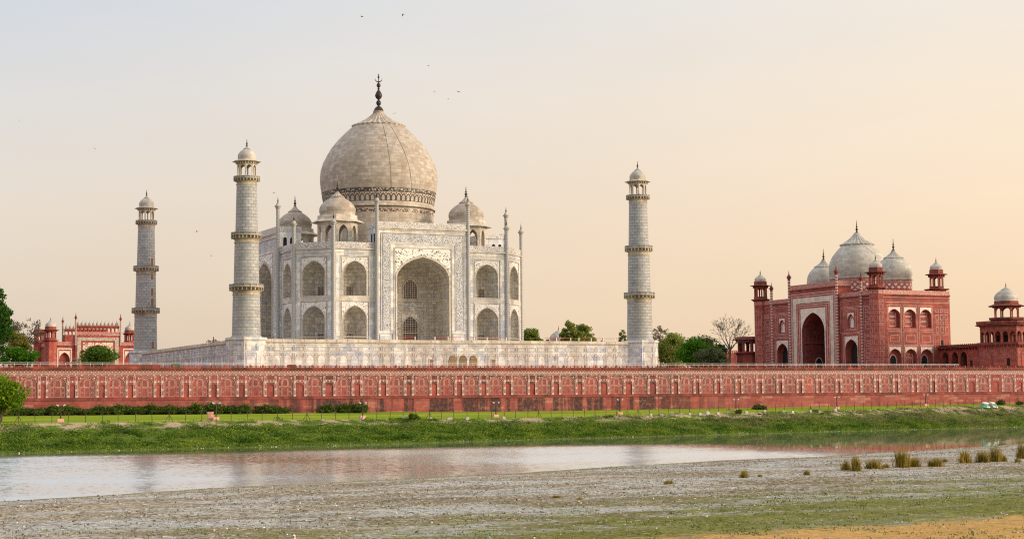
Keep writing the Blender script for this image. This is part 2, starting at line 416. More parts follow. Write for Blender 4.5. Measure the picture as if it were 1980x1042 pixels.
# ---- numpy noise
def vnoise(x, y, seed=0):
    xi = np.floor(x).astype(np.int64); yi = np.floor(y).astype(np.int64); fx = x-xi; fy = y-yi
    fx = fx*fx*(3-2*fx); fy = fy*fy*(3-2*fy)
    def h(a, b):
        k = (a*374761393+b*668265263+seed*982451653) & 0x7fffffff
        k = ((k ^ (k >> 13))*1274126177) & 0x7fffffff
        return ((k ^ (k >> 16)) & 0xffff)/65535.0
    return (h(xi, yi)*(1-fx)+h(xi+1, yi)*fx)*(1-fy)+(h(xi, yi+1)*(1-fx)+h(xi+1, yi+1)*fx)*fy
def fbm(x, y, seed=0, o=4):
    r = 0; a = .5
    for i in range(o): r = r+a*vnoise(x*2**i, y*2**i, seed+i); a *= .5
    return r
def leafmesh(name, C, size, mat, rng, parent=None, upb=.0, aspect=.7, axis=None):
    """one kite per point of C (N,3), random orientation"""
    N = len(C)
    a = rng.normal(size=(N, 3)) if axis is None else axis+rng.normal(size=(N, 3))*.25
    a /= np.linalg.norm(a, axis=1)[:, None]
    b = rng.normal(size=(N, 3)); b[:, 2] *= (1-upb); b -= (b*a).sum(1)[:, None]*a; b /= np.linalg.norm(b, axis=1)[:, None]
    s = (np.asarray(size)*rng.uniform(.6, 1.3, N))[:, None]; w = s*aspect
    if axis is None: q = [C-a*s*.5, C+b*w*.5, C+a*s*.5, C-b*w*.5]
    else: q = [C-b*w*.5, C+b*w*.5, C+a*s+b*w*.08, C+a*s-b*w*.08]
    V = np.stack(q, 1).reshape(-1, 3)
    me = bpy.data.meshes.new(name)
    me.vertices.add(4*N); me.vertices.foreach_set('co', V.astype(np.float32).ravel())
    me.loops.add(4*N); me.loops.foreach_set('vertex_index', np.arange(4*N, dtype=np.int32))
    me.polygons.add(N); me.polygons.foreach_set('loop_start', np.arange(0, 4*N, 4, dtype=np.int32))
    me.update(); me.validate(); me.materials.append(mat)
    return link(name, me, parent)

# ================================================================== TERRAIN
WZ = -19.74
def sc2(p): return (CAM.x+.9143*(p[0]-CAM.x), CAM.y+.9143*(p[1]-CAM.y))
FAR = [sc2(p) for p in ((-102.9, -116.6), (-75.5, -108.8), (-46.2, -106.8), (-8.7, -93.3), (34.3, -81.4), (85.9, -67.2), (143.7, -55.6))]
NEAR = [sc2(p) for p in ((-122, -248.8), (-113.6, -245), (-103.5, -238.3), (-93.5, -235.3), (-82, -231), (-69.1, -226.2), (-52.5, -216.9), (-33.6, -207.3), (-17.4, -203.9), (-2.1, -194.9), (17.4, -186.4), (40.8, -173.3))]
FX = [-420]+[p[0] for p in FAR]+[420]; FY = [-210]+[p[1] for p in FAR]+[-20]
NX = [-420]+[p[0] for p in NEAR]+[420]; NY = [-360]+[p[1] for p in NEAR]+[-40]
def y_far(x): return np.interp(x, FX, FY)+1.2*(fbm(x*.22, x*0+.5, 5)-.5)
def y_near(x): return np.interp(x, NX, NY)+2.0*(fbm(x*.16, x*0+.5, 9)-.5)
def y_crest(x): return np.minimum(-94.3+.24*x, -57.0)
def z_crest(x): return np.interp(x, [-200, -103, -45, -9, 27, 80, 122, 200], [-15.9, -15.9, -16.05, -16.3, -16.05, -15.75, -15.2, -14.9])
def z_wall(x): return np.interp(x, [-94, -17, 9, 50, 95, 132], [-15.0, -15.1, -15.3, -15.13, -14.94, -14.7])
def z_bank(x, y):
    f, c = y_far(x), y_crest(x)
    tt = (y-f)/(c-f); q = np.clip(tt, 0, 1)
    s = np.where(tt < 0, tt*.3, .08*np.minimum(q*12, 1)+.92*(q**.85)*(1-.12*np.sin(PI*q)))
    return WZ+.02+(z_crest(x)-WZ)*s+1.0*np.sin(PI*q)*(fbm(x*.16, y*.22, 3)-.47)+.35*np.sin(PI*q)**.5*(fbm(x*.7, y*.7, 4)-.47)
def z_lawn(x, y):
    c = y_crest(x); q = np.clip((y-c)/(-54.9-c), 0, 1)
    return z_crest(x)+(z_wall(x)-z_crest(x))*q
def z_sand(x, y):
    d = y_near(x)-y
    base = np.interp(d, [-20, 0, 1.5, 15, 200], [-1.2, 0.0, .05, .22, .33])
    return WZ+base+np.clip(d/6, 0, 1)*(.30*(fbm(x*.09, y*.09, 12)-.47)+.10*(fbm(x*.6, y*.6, 13)-.47))
def ground_mesh(name, xs, T, yfun, zfun, mat, shore=None):
    X = np.repeat(xs[:, None], len(T), 1); Y = yfun(X, np.repeat(T[None, :], len(xs), 0)); Z = zfun(X, Y)
    n, k = X.shape
    V = np.stack([X, Y, Z], -1).reshape(-1, 3)
    i, j = np.meshgrid(np.arange(n-1), np.arange(k-1), indexing='ij')
    F = np.stack([i*k+j, (i+1)*k+j, (i+1)*k+j+1, i*k+j+1], -1).reshape(-1, 4)
    me = bpy.data.meshes.new(name); me.from_pydata(V.tolist(), [], F.tolist()); me.materials.append(mat)
    me.polygons.foreach_set('use_smooth', [True]*len(F))
    if shore is not None:
        at = me.attributes.new('shore', 'FLOAT', 'POINT'); at.data.foreach_set('value', (y_near(X)-Y).astype(np.float32).ravel())
    return struct(link(name, me))

def m_ground():
    mt, t = newmat('plain_earth'); n = t.noise(POS(t), .05, 4)
    finish(t, t.ramp(n, [(.3, (.10, .10, .05)), (.7, (.20, .17, .11))]), .95); return mt
mb = MB(); mb.add([(-9000, -9000, -22.2), (9000, -9000, -22.2), (9000, 9000, -22.2), (-9000, 9000, -22.2)]); struct(mb.build('ground', m_ground()))

def m_water():
    mt, t = newmat('river_water')
    p = POS(t); s = t.n('ShaderNodeSeparateXYZ', {0: p})
    # ripples run with the river; wind patches rough, a calm belt under the far bank and towards the right
    vr = t.n('ShaderNodeMapping', {0: p, 'Rotation': (0, 0, R(-16)), 'Scale': (1.5, .42, 1.0)}).outputs[0]
    n1 = t.noise(vr, .8, 3, .6); n2 = t.noise(vr, 2.6, 2, .6)
    h = t.math('ADD', t.math('MULTIPLY', n1, .75), t.math('MULTIPLY', n2, .25))
    farl = t.math('SUBTRACT', t.math('MULTIPLY_ADD', s.outputs[0], .265, -113.0), s.outputs[1])  # metres out from the far bank
    farl = t.math('SUBTRACT', farl, t.math('MAXIMUM', 0.0, t.math('MULTIPLY_ADD', s.outputs[0], .30, 33.0)))
    belt = t.n('ShaderNodeMapRange', {0: farl, 1: 3, 2: 20, 3: 0.0, 4: 1.0}).outputs[0]
    right = t.n('ShaderNodeMapRange', {0: s.outputs[0], 1: -6, 2: -28, 3: 0.0, 4: 1.0}).outputs[0]
    patch = t.noise(t.n('ShaderNodeMapping', {0: p, 'Rotation': (0, 0, R(-16)), 'Scale': (.03, .06, 1)}).outputs[0], 1.0, 3)
    dark_reflection = t.math('MULTIPLY', t.n('ShaderNodeMapRange', {0: s.outputs[0], 1: -103, 2: -86, 3: 0.0, 4: 1.0}).outputs[0], t.n('ShaderNodeMapRange', {0: s.outputs[0], 1: -62, 2: -78, 3: 0.0, 4: 1.0}).outputs[0])  # stretch calmed and mixed brown, standing in for the tomb's reflection
    st = t.math('MULTIPLY', t.math('MULTIPLY', belt, right), t.ramp(patch, [(.34, .75), (.6, 1.0)]))
    st = t.math('MULTIPLY', st, t.math('MULTIPLY_ADD', dark_reflection, -.50, 1.0))
    rot = lambda sc_, z=0: t.n('ShaderNodeMapping', {0: p, 'Rotation': (0, 0, R(22)), 'Scale': sc_, 'Location': (z, z, 0)}).outputs[0]
    w1 = t.noise(rot((1.5, .50, 1)), 1.0, 3, .6); w2 = t.noise(rot((4.2, .9, 1), 7), 1.0, 2, .6); w3 = t.noise(rot((.5, .25, 1), 31), 1.0, 2, .6)
    sl = t.math('MULTIPLY', t.math('SUBTRACT', t.math('ADD', t.math('MULTIPLY', w1, .6), t.math('MULTIPLY', w2, .4)), t.math('MULTIPLY_ADD', st, -.16, .50)), t.math('MULTIPLY_ADD', st, .46, .015))
    sx = t.math('MULTIPLY', t.math('SUBTRACT', w3, .5), t.math('MULTIPLY_ADD', st, .12, .01))
    nx_ = t.math('SUBTRACT', t.math('MULTIPLY', sx, .91), t.math('MULTIPLY', sl, .40)); ny_ = t.math('SUBTRACT', t.math('SUBTRACT', t.math('MULTIPLY', sx, -.40), t.math('MULTIPLY', sl, .91)), .0016)
    b = t.n('ShaderNodeVectorMath', {0: t.n('ShaderNodeCombineXYZ', {0: nx_, 1: ny_, 2: 1.0})}, operation='NORMALIZE')
    pr = t.n('ShaderNodeBsdfPrincipled', {0: (.80, .77, .74), 'Roughness': t.math('MULTIPLY_ADD', st, .20, .02), 'IOR': 1.45, 'Specular IOR Level': .5, 'Normal': b.outputs[0],
             'Metallic': t.math('MULTIPLY_ADD', st, .75, .22)})
    dk = t.n('ShaderNodeBsdfPrincipled', {0: (.085, .06, .042), 'Roughness': t.math('MULTIPLY_ADD', st, .20, .02), 'IOR': 1.4, 'Normal': b.outputs[0]})
    pr = t.n('ShaderNodeMixShader', {0: t.math('SUBTRACT', t.math('MULTIPLY_ADD', st, .8, .15), t.math('MULTIPLY', dark_reflection, .16)), 1: dk, 2: pr})
    t.n('ShaderNodeOutputMaterial', {0: pr}); return mt
mb = MB(); mb.add([(-1500, -700, WZ), (1500, -700, WZ), (1500, 600, WZ), (-1500, 600, WZ)]); 
river = struct(mb.build('river', m_water()))

def m_bank():
    mt, t = newmat('bank_soil'); p = POS(t)
    n = t.noise(p, .35, 5, .6); n2 = t.noise(p, 1.7, 4, .6)
    z = t.n('ShaderNodeSeparateXYZ', {0: p}).outputs[2]
    top = t.n('ShaderNodeMapRange', {0: z, 1: -17.4, 2: -16.5, 3: 0, 4: 1}).outputs[0]
    g = t.ramp(n2, [(.3, (.05, .085, .014)), (.7, (.13, .17, .035))])
    so = t.ramp(n2, [(.3, (.26, .19, .12)), (.7, (.46, .36, .24))])
    f = t.math('MULTIPLY', top, t.ramp(n, [(.46, 0.0), (.54, 1.0)]))
    finish(t, t.mix(f, g, so), .95, n2, .6, .2, 0.0); return mt
ground_mesh('far_bank', np.linspace(-260, 300, 520), np.concatenate([np.linspace(-.3, 0, 5)[:-1], np.linspace(0, 1, 42)]),
            lambda X, T: y_far(X)+(y_crest(X)-y_far(X))*T, z_bank, m_bank())
def m_lawn():
    mt, t = newmat('lawn'); p = POS(t)
    n = t.noise(t.scalev(p, (.05, .22, 1)), 1.0, 4, .6); n2 = t.noise(p, 2.5, 4, .7)
    c = t.ramp(n, [(.30, (.14, .22, .016)), (.50, (.22, .285, .026)), (.68, (.36, .345, .06))])
    c = t.mix(1.0, c, t.ramp(n2, [(.3, .78), (.7, 1.15)]), 'MULTIPLY')
    finish(t, c, .95, n2, .5, .1, 0.0); return mt
ground_mesh('lawn', np.linspace(-260, 300, 225), np.linspace(0, 1, 14), lambda X, T: y_crest(X)+(-54.9-y_crest(X))*T, z_lawn, m_lawn())

def m_sand():
    mt, t = newmat('gravel_bar'); p = POS(t)
    s = t.n('ShaderNodeSeparateXYZ', {0: p}); x, y = s.outputs[0], s.outputs[1]
    big = t.noise(t.n('ShaderNodeMapping', {0: p, 'Rotation': (0, 0, R(-20)), 'Scale': (.35, 1, 1)}).outputs[0], .16, 5, .62)
    mid = t.noise(p, .9, 5, .65); fine = t.noise(p, 7, 3, .7)
    grit = t.n('ShaderNodeTexVoronoi', {'Vector': p, 'Scale': 5.0})
    med = t.noise(t.n('ShaderNodeMapping', {0: p, 'Rotation': (0, 0, R(-20)), 'Scale': (.9, 1.0, 1)}).outputs[0], 1.1, 4, .7)
    c = t.ramp(fine, [(.30, (.17, .135, .092)), (.50, (.29, .24, .175)), (.70, (.45, .39, .30))])
    c = t.mix(1.0, c, t.ramp(med, [(.32, .78), (.50, 1.0), (.66, 1.2)]), 'MULTIPLY')
    silt = t.math('ADD', t.math('MULTIPLY', big, .85), t.math('MULTIPLY', med, .2))
    c = t.mix(1.0, c, t.ramp(t.noise(p, .075, 4, .6), [(.35, (.70, .66, .60)), (.62, (1.1, 1.08, 1.04))]), 'MULTIPLY')
    c = t.mix(t.ramp(silt, [(.50, 0.0), (.57, .9)]), c, t.mix(1.0, t.ramp(fine, [(.3, (.30, .29, .265)), (.7, (.50, .485, .45))]), t.ramp(med, [(.32, .75), (.62, 1.1)]), 'MULTIPLY'))   # pale dried silt
    c = t.mix(t.ramp(t.n('ShaderNodeSeparateColor', {0: grit.outputs['Color']}).outputs[0], [(.88, 0.0), (.91, .9)]), c, (.60, .56, .50))
    c = t.mix(t.ramp(t.n('ShaderNodeSeparateColor', {0: grit.outputs['Color']}).outputs[1], [(.86, 0.0), (.89, .8)]), c, (.055, .045, .038))
    # short green growth, thickest towards the right hand corner
    q = t.math('ADD', t.math('MULTIPLY', x, .40), t.math('MULTIPLY', y, -.92))      # grows away from the river
    gm = t.math('ADD', t.n('ShaderNodeMapRange', {0: q, 1: 205, 2: 246, 3: -.03, 4: .36}).outputs[0], t.math('ADD', t.math('MULTIPLY', big, -.35), t.math('MULTIPLY', med, .75)))
    gf = t.ramp(gm, [(.38, 0.0), (.53, .82)])
    c = t.mix(gf, c, t.mix(1.0, t.ramp(fine, [(.3, (.055, .068, .012)), (.52, (.15, .155, .026)), (.72, (.29, .265, .06))]), t.ramp(mid, [(.35, .7), (.65, 1.25)]), 'MULTIPLY'))
    # dry straw beyond it
    tm = t.math('ADD', t.n('ShaderNodeMapRange', {0: t.math('ADD', t.math('MULTIPLY', x, .16), t.math('MULTIPLY', y, -1.0)), 1: 293, 2: 303, 3: -.3, 4: 1.3}).outputs[0], t.math('SUBTRACT', t.math('MULTIPLY', med, 1.4), .7))
    c = t.mix(t.ramp(tm, [(.3, 0.0), (.75, 1.0)]), c, t.mix(1.0, t.ramp(fine, [(.3, (.30, .17, .055)), (.7, (.60, .37, .14))]), t.ramp(med, [(.35, .8), (.65, 1.15)]), 'MULTIPLY'))
    sh = t.math('ADD', t.n('ShaderNodeAttribute', attribute_name='shore').outputs['Fac'], t.math('MULTIPLY', t.math('SUBTRACT', mid, .5), 5.0))
    c = t.mix(t.ramp(t.math('MULTIPLY', sh, .1), [(.0, .9), (.12, .75), (.26, 0.0)]), c, t.ramp(fine, [(.3, (.09, .10, .02)), (.55, (.22, .22, .05)), (.75, (.36, .33, .15))]))   # olive algae rim at the water
    h = t.math('ADD', t.math('MULTIPLY', fine, .5), t.math('MULTIPLY', mid, .6))
    finish(t, c, 1.0, h, .7, .10, 0.0); return mt
M_sand = m_sand()
ground_mesh('sandbar', np.concatenate([np.linspace(-400, -145, 60)[:-1], np.linspace(-145, 30, 460), np.linspace(30, 300, 60)[1:]]),
            np.concatenate([np.linspace(-14, 0, 8)[:-1], np.linspace(0, 16, 48)[:-1], np.linspace(16, 120, 190)[:-1], np.linspace(120, 300, 12)]),
            lambda X, T: y_near(X)-T, z_sand, M_sand, True)
# terrace ground behind the riverside wall
TZ = -6.3
mb = MB(); mb.add([(-420, -54.6, TZ), (420, -54.6, TZ), (420, 900, TZ), (-420, 900, TZ)]); struct(mb.build('terrace', M_terr))

# ================================================================== shared architectural pieces
FIN = [(.0, 0), (.16, .02), (.20, .06), (.10, .12), (.08, .17), (.17, .22), (.19, .26), (.17, .31), (.07, .36), (.06, .40), (.12, .44), (.13, .47), (.11, .51), (.05, .55), (.04, .60), (.075, .64), (.075, .68), (.03, .72), (.03, .80), (.055, .83), (.02, .90), (.0, 1.0)]
def finial(c, h, w, parent, mat=None):
    mb = MB(); mb.lathe(c, [(r*w*7, z*h) for r, z in FIN], 12); return mb.build('finial', mat or M_finial, parent)
def dome_prof(R_, H, neck=.94, topr=.3):
    """bulbous profile from its base (z=0) to lotus edge (r = topr*R)"""
    key = [(0, neck), (.08, .965), (.18, .99), (.28, 1.0), (.40, .985), (.52, .93), (.64, .845), (.75, .73), (.85, .60), (.93, .46), (1.0, topr)]
    return [(r*R_, z*H) for z, r in key]
def lotus(c, r, h, r1, parent, mat, n=24):
    mb = MB()
    pr = [(r*.93, -.05*h), (r*1.03, 0), (r*1.06, .05*h), (r*.97, .10*h), (r*.74, .27*h), (r*.54, .45*h), (r*.38, .63*h), (r*.27, .80*h), (max(r1*1.1, r*.21), .92*h), (r1*1.35, .93*h), (r1*1.35, 1.0*h), (0.01, 1.02*h)]
    mb.lathe(c, pr, n*4, 0, True, 0, None, lambda a, q, z: 1+.15*(abs(math.sin(a*n/2))-.5) if q > r*.24 else 1)
    return mb.build('lotus_cap', mat, parent)
def arcade8(mb, c, ap, z0, z1, hw, zs, za, th, n=8, mi=0, base=0.0):
    """n-sided open arcade, apothem ap, opening half width hw"""
    s2 = ap*math.tan(PI/n)
    for k in range(n):
        a = 2*PI*k/n+(PI/n if n == 4 and False else 0)
        nv = (math.cos(a), math.sin(a), 0)
        fr = Fr((c[0]+ap*nv[0], c[1]+ap*nv[1], c[2]), nv)
        A = (0, hw, z0+base, zs, za)
        mb.cell(fr, -s2, s2, z0, z1, A, 0, mi)
        si = (ap-th)*math.tan(PI/n)
        fi = Fr((c[0]+(ap-th)*nv[0], c[1]+(ap-th)*nv[1], c[2]), nv)
        mb.cell(fi, -si, si, z0, z1, A, 0, mi)
        mb.recess(fr, A, [(0, 1, 1), (th, 1, 1)], mi, cap=False)
def eave(c, r0, r1, zt, ze, parent, mat, n=8, a0=PI/8, name='eave'):
    mb = MB()
    k = 1/math.cos(PI/n)
    mb.lathe(c, [(r0*k, zt), (r1*k, ze+.10), (r1*k, ze), (r0*k, zt-.35), (0.01, zt-.35)], n, a0, False)
    # brackets under the eave
    for i in range(n):
        a = a0+2*PI*i/n
        for da in (0, PI/n*.66, -PI/n*.66):
            b = a+da; q = r0*.985 if da else r0*k*.97
            mb.box((c[0]+(q+.18*(r1-r0))*math.cos(b), c[1]+(q+.18*(r1-r0))*math.sin(b), c[2]+zt-.62), (.22*(r1-r0), .09, .26), 0, b)
    return mb.build(name, mat, parent)
def kiosk(c, parent, ap, z_col, z_eave, ze, r_eave, z_drum, Rd, Hd, Hl, Hf, hw, zs_f, za_f, mats, top=None, n=8, th=.35, roof_r=None):
    """octagonal domed kiosk as a part of its building; heights relative to c"""
    mbody, meave, mdome, mfin = mats
    mb = MB(); arcade8(mb, c, ap, 0, z_eave, hw, z_col*zs_f, z_col*za_f, th, n)
    mb.lathe(c, [(0.02, .02), (ap*.98/math.cos(PI/n), .02)], n, PI/n, False)
    k = mb.build('kiosk', mbody, parent)
    eave(c, ap, r_eave, z_eave+.2, ze, k, meave, n, PI/n)
    mb = MB(); mb.lathe(c, [(ap*1.0/math.cos(PI/n), z_eave+.1), (ap*.99/math.cos(PI/n), z_drum), (0.01, z_drum+.01)], n, PI/n, False); mb.build('drum', meave, k)
    c2 = (c[0], c[1], c[2]+z_drum)
    mb = MB(); mb.lathe(c2, dome_prof(Rd, Hd, .985, .36), 32); mb.build('dome', mdome, k)
    c3 = (c[0], c[1], c2[2]+Hd); lotus(c3, Rd*.37, Hl, Hf*.05, k, mdome, 16)
    finial((c[0], c[1], c3[2]+Hl), Hf, Hf*.105, k, mfin)
    return k
def pinnacle(c, z0, z1, r, parent, mat, capmat, ht=1.6, sub=None):
    """slender engaged shaft with bulb and spike"""
    mb = MB(); mb.lathe((c[0], c[1], 0), [(r, z0), (r, z1)], 10); p = mb.build('pinnacle', mat, parent)
    mb = MB(); mb.lathe((c[0], c[1], z1), [(r, -.05), (r*1.25, .1), (r*1.15, .3), (r*1.9, .62), (r*1.95, .74), (r*1.3, .8), (r*1.25, 1.0), (r*.9, 1.25), (r*.35, 1.4), (r*.3, 1.45), (0, 1.5)], 12); mb.build('capital', capmat, p)
    finial((c[0], c[1], z1+1.4), ht, ht*.10, p)
    return p

# ================================================================== MARBLE PLINTH
pl = thing('marble_plinth', 'long panelled white marble platform carrying the tomb and its towers', 'platform', (0, 0, TZ))
PW = 46.5; PT = -.3; PF = -.7
OC = [(-45, -45), (45, -45), (-45, 45), (45, 45)]
mb = MB()
for n in ((0, -1, 0), (-1, 0, 0), (1, 0, 0), (0, 1, 0)):
    fr = Fr((n[0]*PW, n[1]*PW, 0), n); mb.rect(fr, -42.8, 42.8, TZ, -.85)
mb.add([(-PW, -PW, PF), (PW, -PW, PF), (PW, PW, PF), (-PW, PW, PF)])
mb.build('wall', M_plinth, pl)
for c in OC:
    mb = MB(); k = 1/math.cos(PI/8)
    mb.lathe((c[0], c[1], 0), [(3.72*k, TZ), (3.72*k, -.62)], 8, PI/8, False)
    mb.lathe((c[0], c[1], 0), [(3.72*k, -.62), (4.0*k, -.50), (4.0*k, -.40), (3.85*k, -.40), (3.85*k, -.02), (0.05, -.02)], 8, PI/8, False)
    for q in range(8):
        a = 2*PI*q/8; fr = Fr((c[0]+3.72*math.cos(a), c[1]+3.72*math.sin(a), 0), (math.cos(a), math.sin(a), 0))
        mb.outline(fr, -1.2, 1.2, -2.7, -1.25, .12, .0, .07); mb.outline(fr, -.95, .95, -2.45, -1.5, .07, .0, .05)
        mb.outline(fr, -1.2, 1.2, -6.25, -3.0, .12, .0, .07)
        mb.archstrip(fr, (0, .85, -6.2, -4.4, -3.5), .10, 0, .06)
    mb.build('corner_bastion', M_plinth, pl)
for n in ((0, -1, 0), (-1, 0, 0)):
    fr = Fr((n[0]*PW, n[1]*PW, 0), n); mb = MB(); mg = MB(); md = MB()
    for i in range(36):
        u = -41.4+i*2.365; 
        mb.outline(fr, u-1.02, u+1.02, -2.72, -1.72, .13, 0, .09); mb.outline(fr, u-.70, u+.70, -2.47, -1.97, .07, 0, .06)
        mb.outline(fr, u-1.02, u+1.02, -6.28, -3.02, .13, 0, .09)
        mb.archstrip(fr, (u, .72, -6.2, -4.3, -3.45), .11, 0, .07)
        mb.fbox(fr, u+1.12, u+1.24, -6.28, -1.5, 0, .05)
        md.outline(fr, u-.89, u+.89, -2.59, -1.85, .05, 0, .025); md.outline(fr, u-.89, u+.89, -6.15, -3.15, .05, 0, .025); md.archstrip(fr, (u, .84, -6.1, -4.3, -3.33), .06, 0, .04); md.fbox(fr, u+1.05, u+1.11, -6.28, -1.5, 0, .02); md.fbox(fr, u+1.25, u+1.31, -6.28, -1.5, 0, .02)
        for sx in (-.6, .6): mg.fbox(fr, u+sx-.11, u+sx+.11, -3.6, -3.38, 0, .03)
    mb.fbox(fr, -42.8, 42.8, -1.45, -1.30, 0, .08); mb.fbox(fr, -42.8, 42.8, -2.97, -2.80, 0, .06)
    o = mb.build('panelling', M_plinth, pl); mg.build('rosette_pattern', M_corb, o); md.build('inlay_and_shade_line', M_plshade, o)  # the thin lines on these panels are painted edge shadows
    mb = MB(); mb.fbox(fr, -42.9, 42.9, -.95, -.80, -.1, .34); mb.fbox(fr, -42.9, 42.9, -.80, PT, -.2, .20)
    mb.fbox(fr, -42.9, 42.9, -1.08, -.95, -.1, .18)
    for i in range(38): mb.fbox(fr, -42.4+i*2.3-.12, -42.4+i*2.3+.12, -.82, PT+.05, 0, .25)
    mb.build('parapet', M_kioskm, pl)
frN = Fr((0, -PW, 0), (0, -1, 0))
for u in (-.75, 1.61, 3.98):
    mb = MB(); A = (u, .80, -6.25, -4.35, -3.35); mb.lattice(frN, u-.8, u+.8, -6.25, -3.35, 7, 9, .09, .10, A, 0, 1)
    mb.build('window', [m_plain('screen_pane', (.09, .06, .035), .6), m_plain('screen_bar', (.36, .25, .13), .6)], pl)
for u in (-5.5, 8.7):
    mb = MB(); mb.fbox(frN, u-.5, u+.5, -6.28, -4.3, 0, .06, 0); mb.outline(frN, u-.62, u+.62, -6.28, -4.18, .12, 0, .12, 1); mb.build('door', [M_wood, M_plinth], pl)

# ================================================================== MINARETS
def minaret(c, label):
    root = thing('minaret', label, 'minaret', (c[0], c[1], 0), 'marble minarets at the platform corners')
    o = (c[0], c[1], 0)
    seg = [(2.86, 2.70, 0.0, 8.95), (2.55, 2.38, 10.2, 19.45), (2.25, 2.02, 20.7, 31.2)]
    mb = MB()
    mb.lathe(o, [(3.05, -.02), (3.05, .25), (2.9, .35)], 40)
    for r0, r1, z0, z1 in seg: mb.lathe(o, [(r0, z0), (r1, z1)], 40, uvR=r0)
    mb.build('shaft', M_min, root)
    for rs, ro, z0, z1 in ((2.70, 3.42, 8.95, 10.63), (2.38, 3.08, 19.45, 21.08), (2.02, 2.62, 31.2, 32.45)):
        h = z1-z0
        mb = MB()
        mb.lathe(o, [(rs, z0-.55), (rs+.10, z0-.5), (rs+.10, z0-.35), (rs+.03, z0-.3), (rs+.03, z0+.1*h), (rs+.14, z0+.14*h), (rs+.14, z0+.2*h), (rs+.05, z0+.25*h), (rs+.05, z0+.58*h), (ro, z0+.60*h), (ro+.06, z0+.64*h), (ro+.06, z0+.72*h), (ro-.05, z0+.73*h)], 40)
        for k in range(24):
            a = 2*PI*k/24; rr = (rs+ro)/2+.05
            mb.box((c[0]+rr*math.cos(a), c[1]+rr*math.sin(a), z0+.42*h), ((ro-rs)*.48, .10, h*.17), 0, a)
        b = mb.build('balcony', M_corb, root)
        mb = MB(); mb.lathe(o, [(ro-.05, z0+.72*h), (ro-.05, z1-.05), (ro+.02, z1-.04), (ro+.02, z1), (ro-.14, z1), (ro-.14, z0+.72*h)], 32)
        for k in range(16):
            a = 2*PI*k/16; mb.box((c[0]+(ro-.07)*math.cos(a), c[1]+(ro-.07)*math.sin(a), z0+.88*h), (.11, .09, h*.17), 0, a)
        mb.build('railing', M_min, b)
    cc = (c[0], c[1], 32.2)
    kiosk(cc, root, 1.78, 2.75, 3.45, 3.22, 2.72, 3.75, 1.84, 2.1, .62, 1.6, .55, .72, .93, (M_kioskm, M_kioskm, M_mdome, M_finial), th=.22)
    return root
minaret((-45, -45), 'tallest looking grey white marble tower, standing before the tomb at its left')
minaret((45, -45), 'marble tower on the bastion beside the green trees, right of the tomb')
m3 = minaret((-45, 45), 'smallest looking marble tower, alone beside the distant red gateway')
for z, a in ((1.4, -1.05), (12.0, -1.0), (14.6, -1.0), (18.5, -1.0), (22.0, -1.0)):
    mb = MB(); r = 2.86-(z*.027); a = -1.15
    n = (math.cos(a), math.sin(a), 0); fr = Fr((-45+r*n[0], 45+r*n[1], 0), n)
    mb.fbox(fr, -.42, .42, z-.95, z+.95, -.3, .05, 0); mb.outline(fr, -.52, .52, z-1.05, z+1.05, .12, -.3, .1, 1); mb.build('window', [M_wood, M_kioskm], m3)

# ================================================================== MAUSOLEUM
mz = thing('mausoleum', 'great white marble tomb with a bulbous central dome and arched portals', 'mausoleum', (0, 0, PF))
F, CH, PH, PJ = 27.3, 20.6, 10.85, .7
ZR, ZC, ZP, ZPC, ZPP = 20.3, 20.3, 21.7, 25.0, 26.35
ND = [(0, -1, 0), (-1, 0, 0), (1, 0, 0), (0, 1, 0)]
UP_ = (9.93, 14.95, 17.56); LO_ = (-.4, 4.95, 7.79)
wall = MB()
PQ = {k: (MB(), MB()) for k in ((-1, -1), (1, -1), (-1, 1), (1, 1))}
CHD = [(-1, -1), (1, -1), (-1, 1), (1, 1)]
DETAIL = {(0, -1, 0), (-1, 0, 0), (-1, -1), (1, -1)}
niches = []
for n in ND:
    fr = Fr((n[0]*F, n[1]*F, 0), n); det = n in DETAIL
    for sgn in (-1, 1):
        a, b = sorted((sgn*PH, sgn*CH)); uc = (a+b)/2
        q_ = fr.p(uc, 0, 0); para, mould = PQ[(1 if q_.x > 0 else -1, 1 if q_.y > 0 else -1)]
        if det:
            for (zb, zs, za), z0, z1 in ((LO_, PF, 9.35), (UP_, 9.35, ZC)):
                A = (uc, 2.68, zb, zs, za); wall.cell(fr, a, b, z0, z1, A); niches.append((fr, A))
        else: wall.rect(fr, a, b, PF, ZC)
        para.fbox(fr, a, b, ZC+.12, ZP, -.45, .10); mould.fbox(fr, a, b, ZC-.18, ZC+.12, -.2, .32); mould.fbox(fr, a, b, ZC-.95, ZC-.8, 0, .08)
        mould.fbox(fr, a, b, 9.18, 9.40, 0, .05)
        mould.outline(fr, a+.45, b-.45, 9.55, ZC-1.1, .14, 0, .05); mould.outline(fr, a+.45, b-.45, 1.0, 9.05, .14, 0, .05)
L2 = (F-CH)*math.sqrt(2)/2
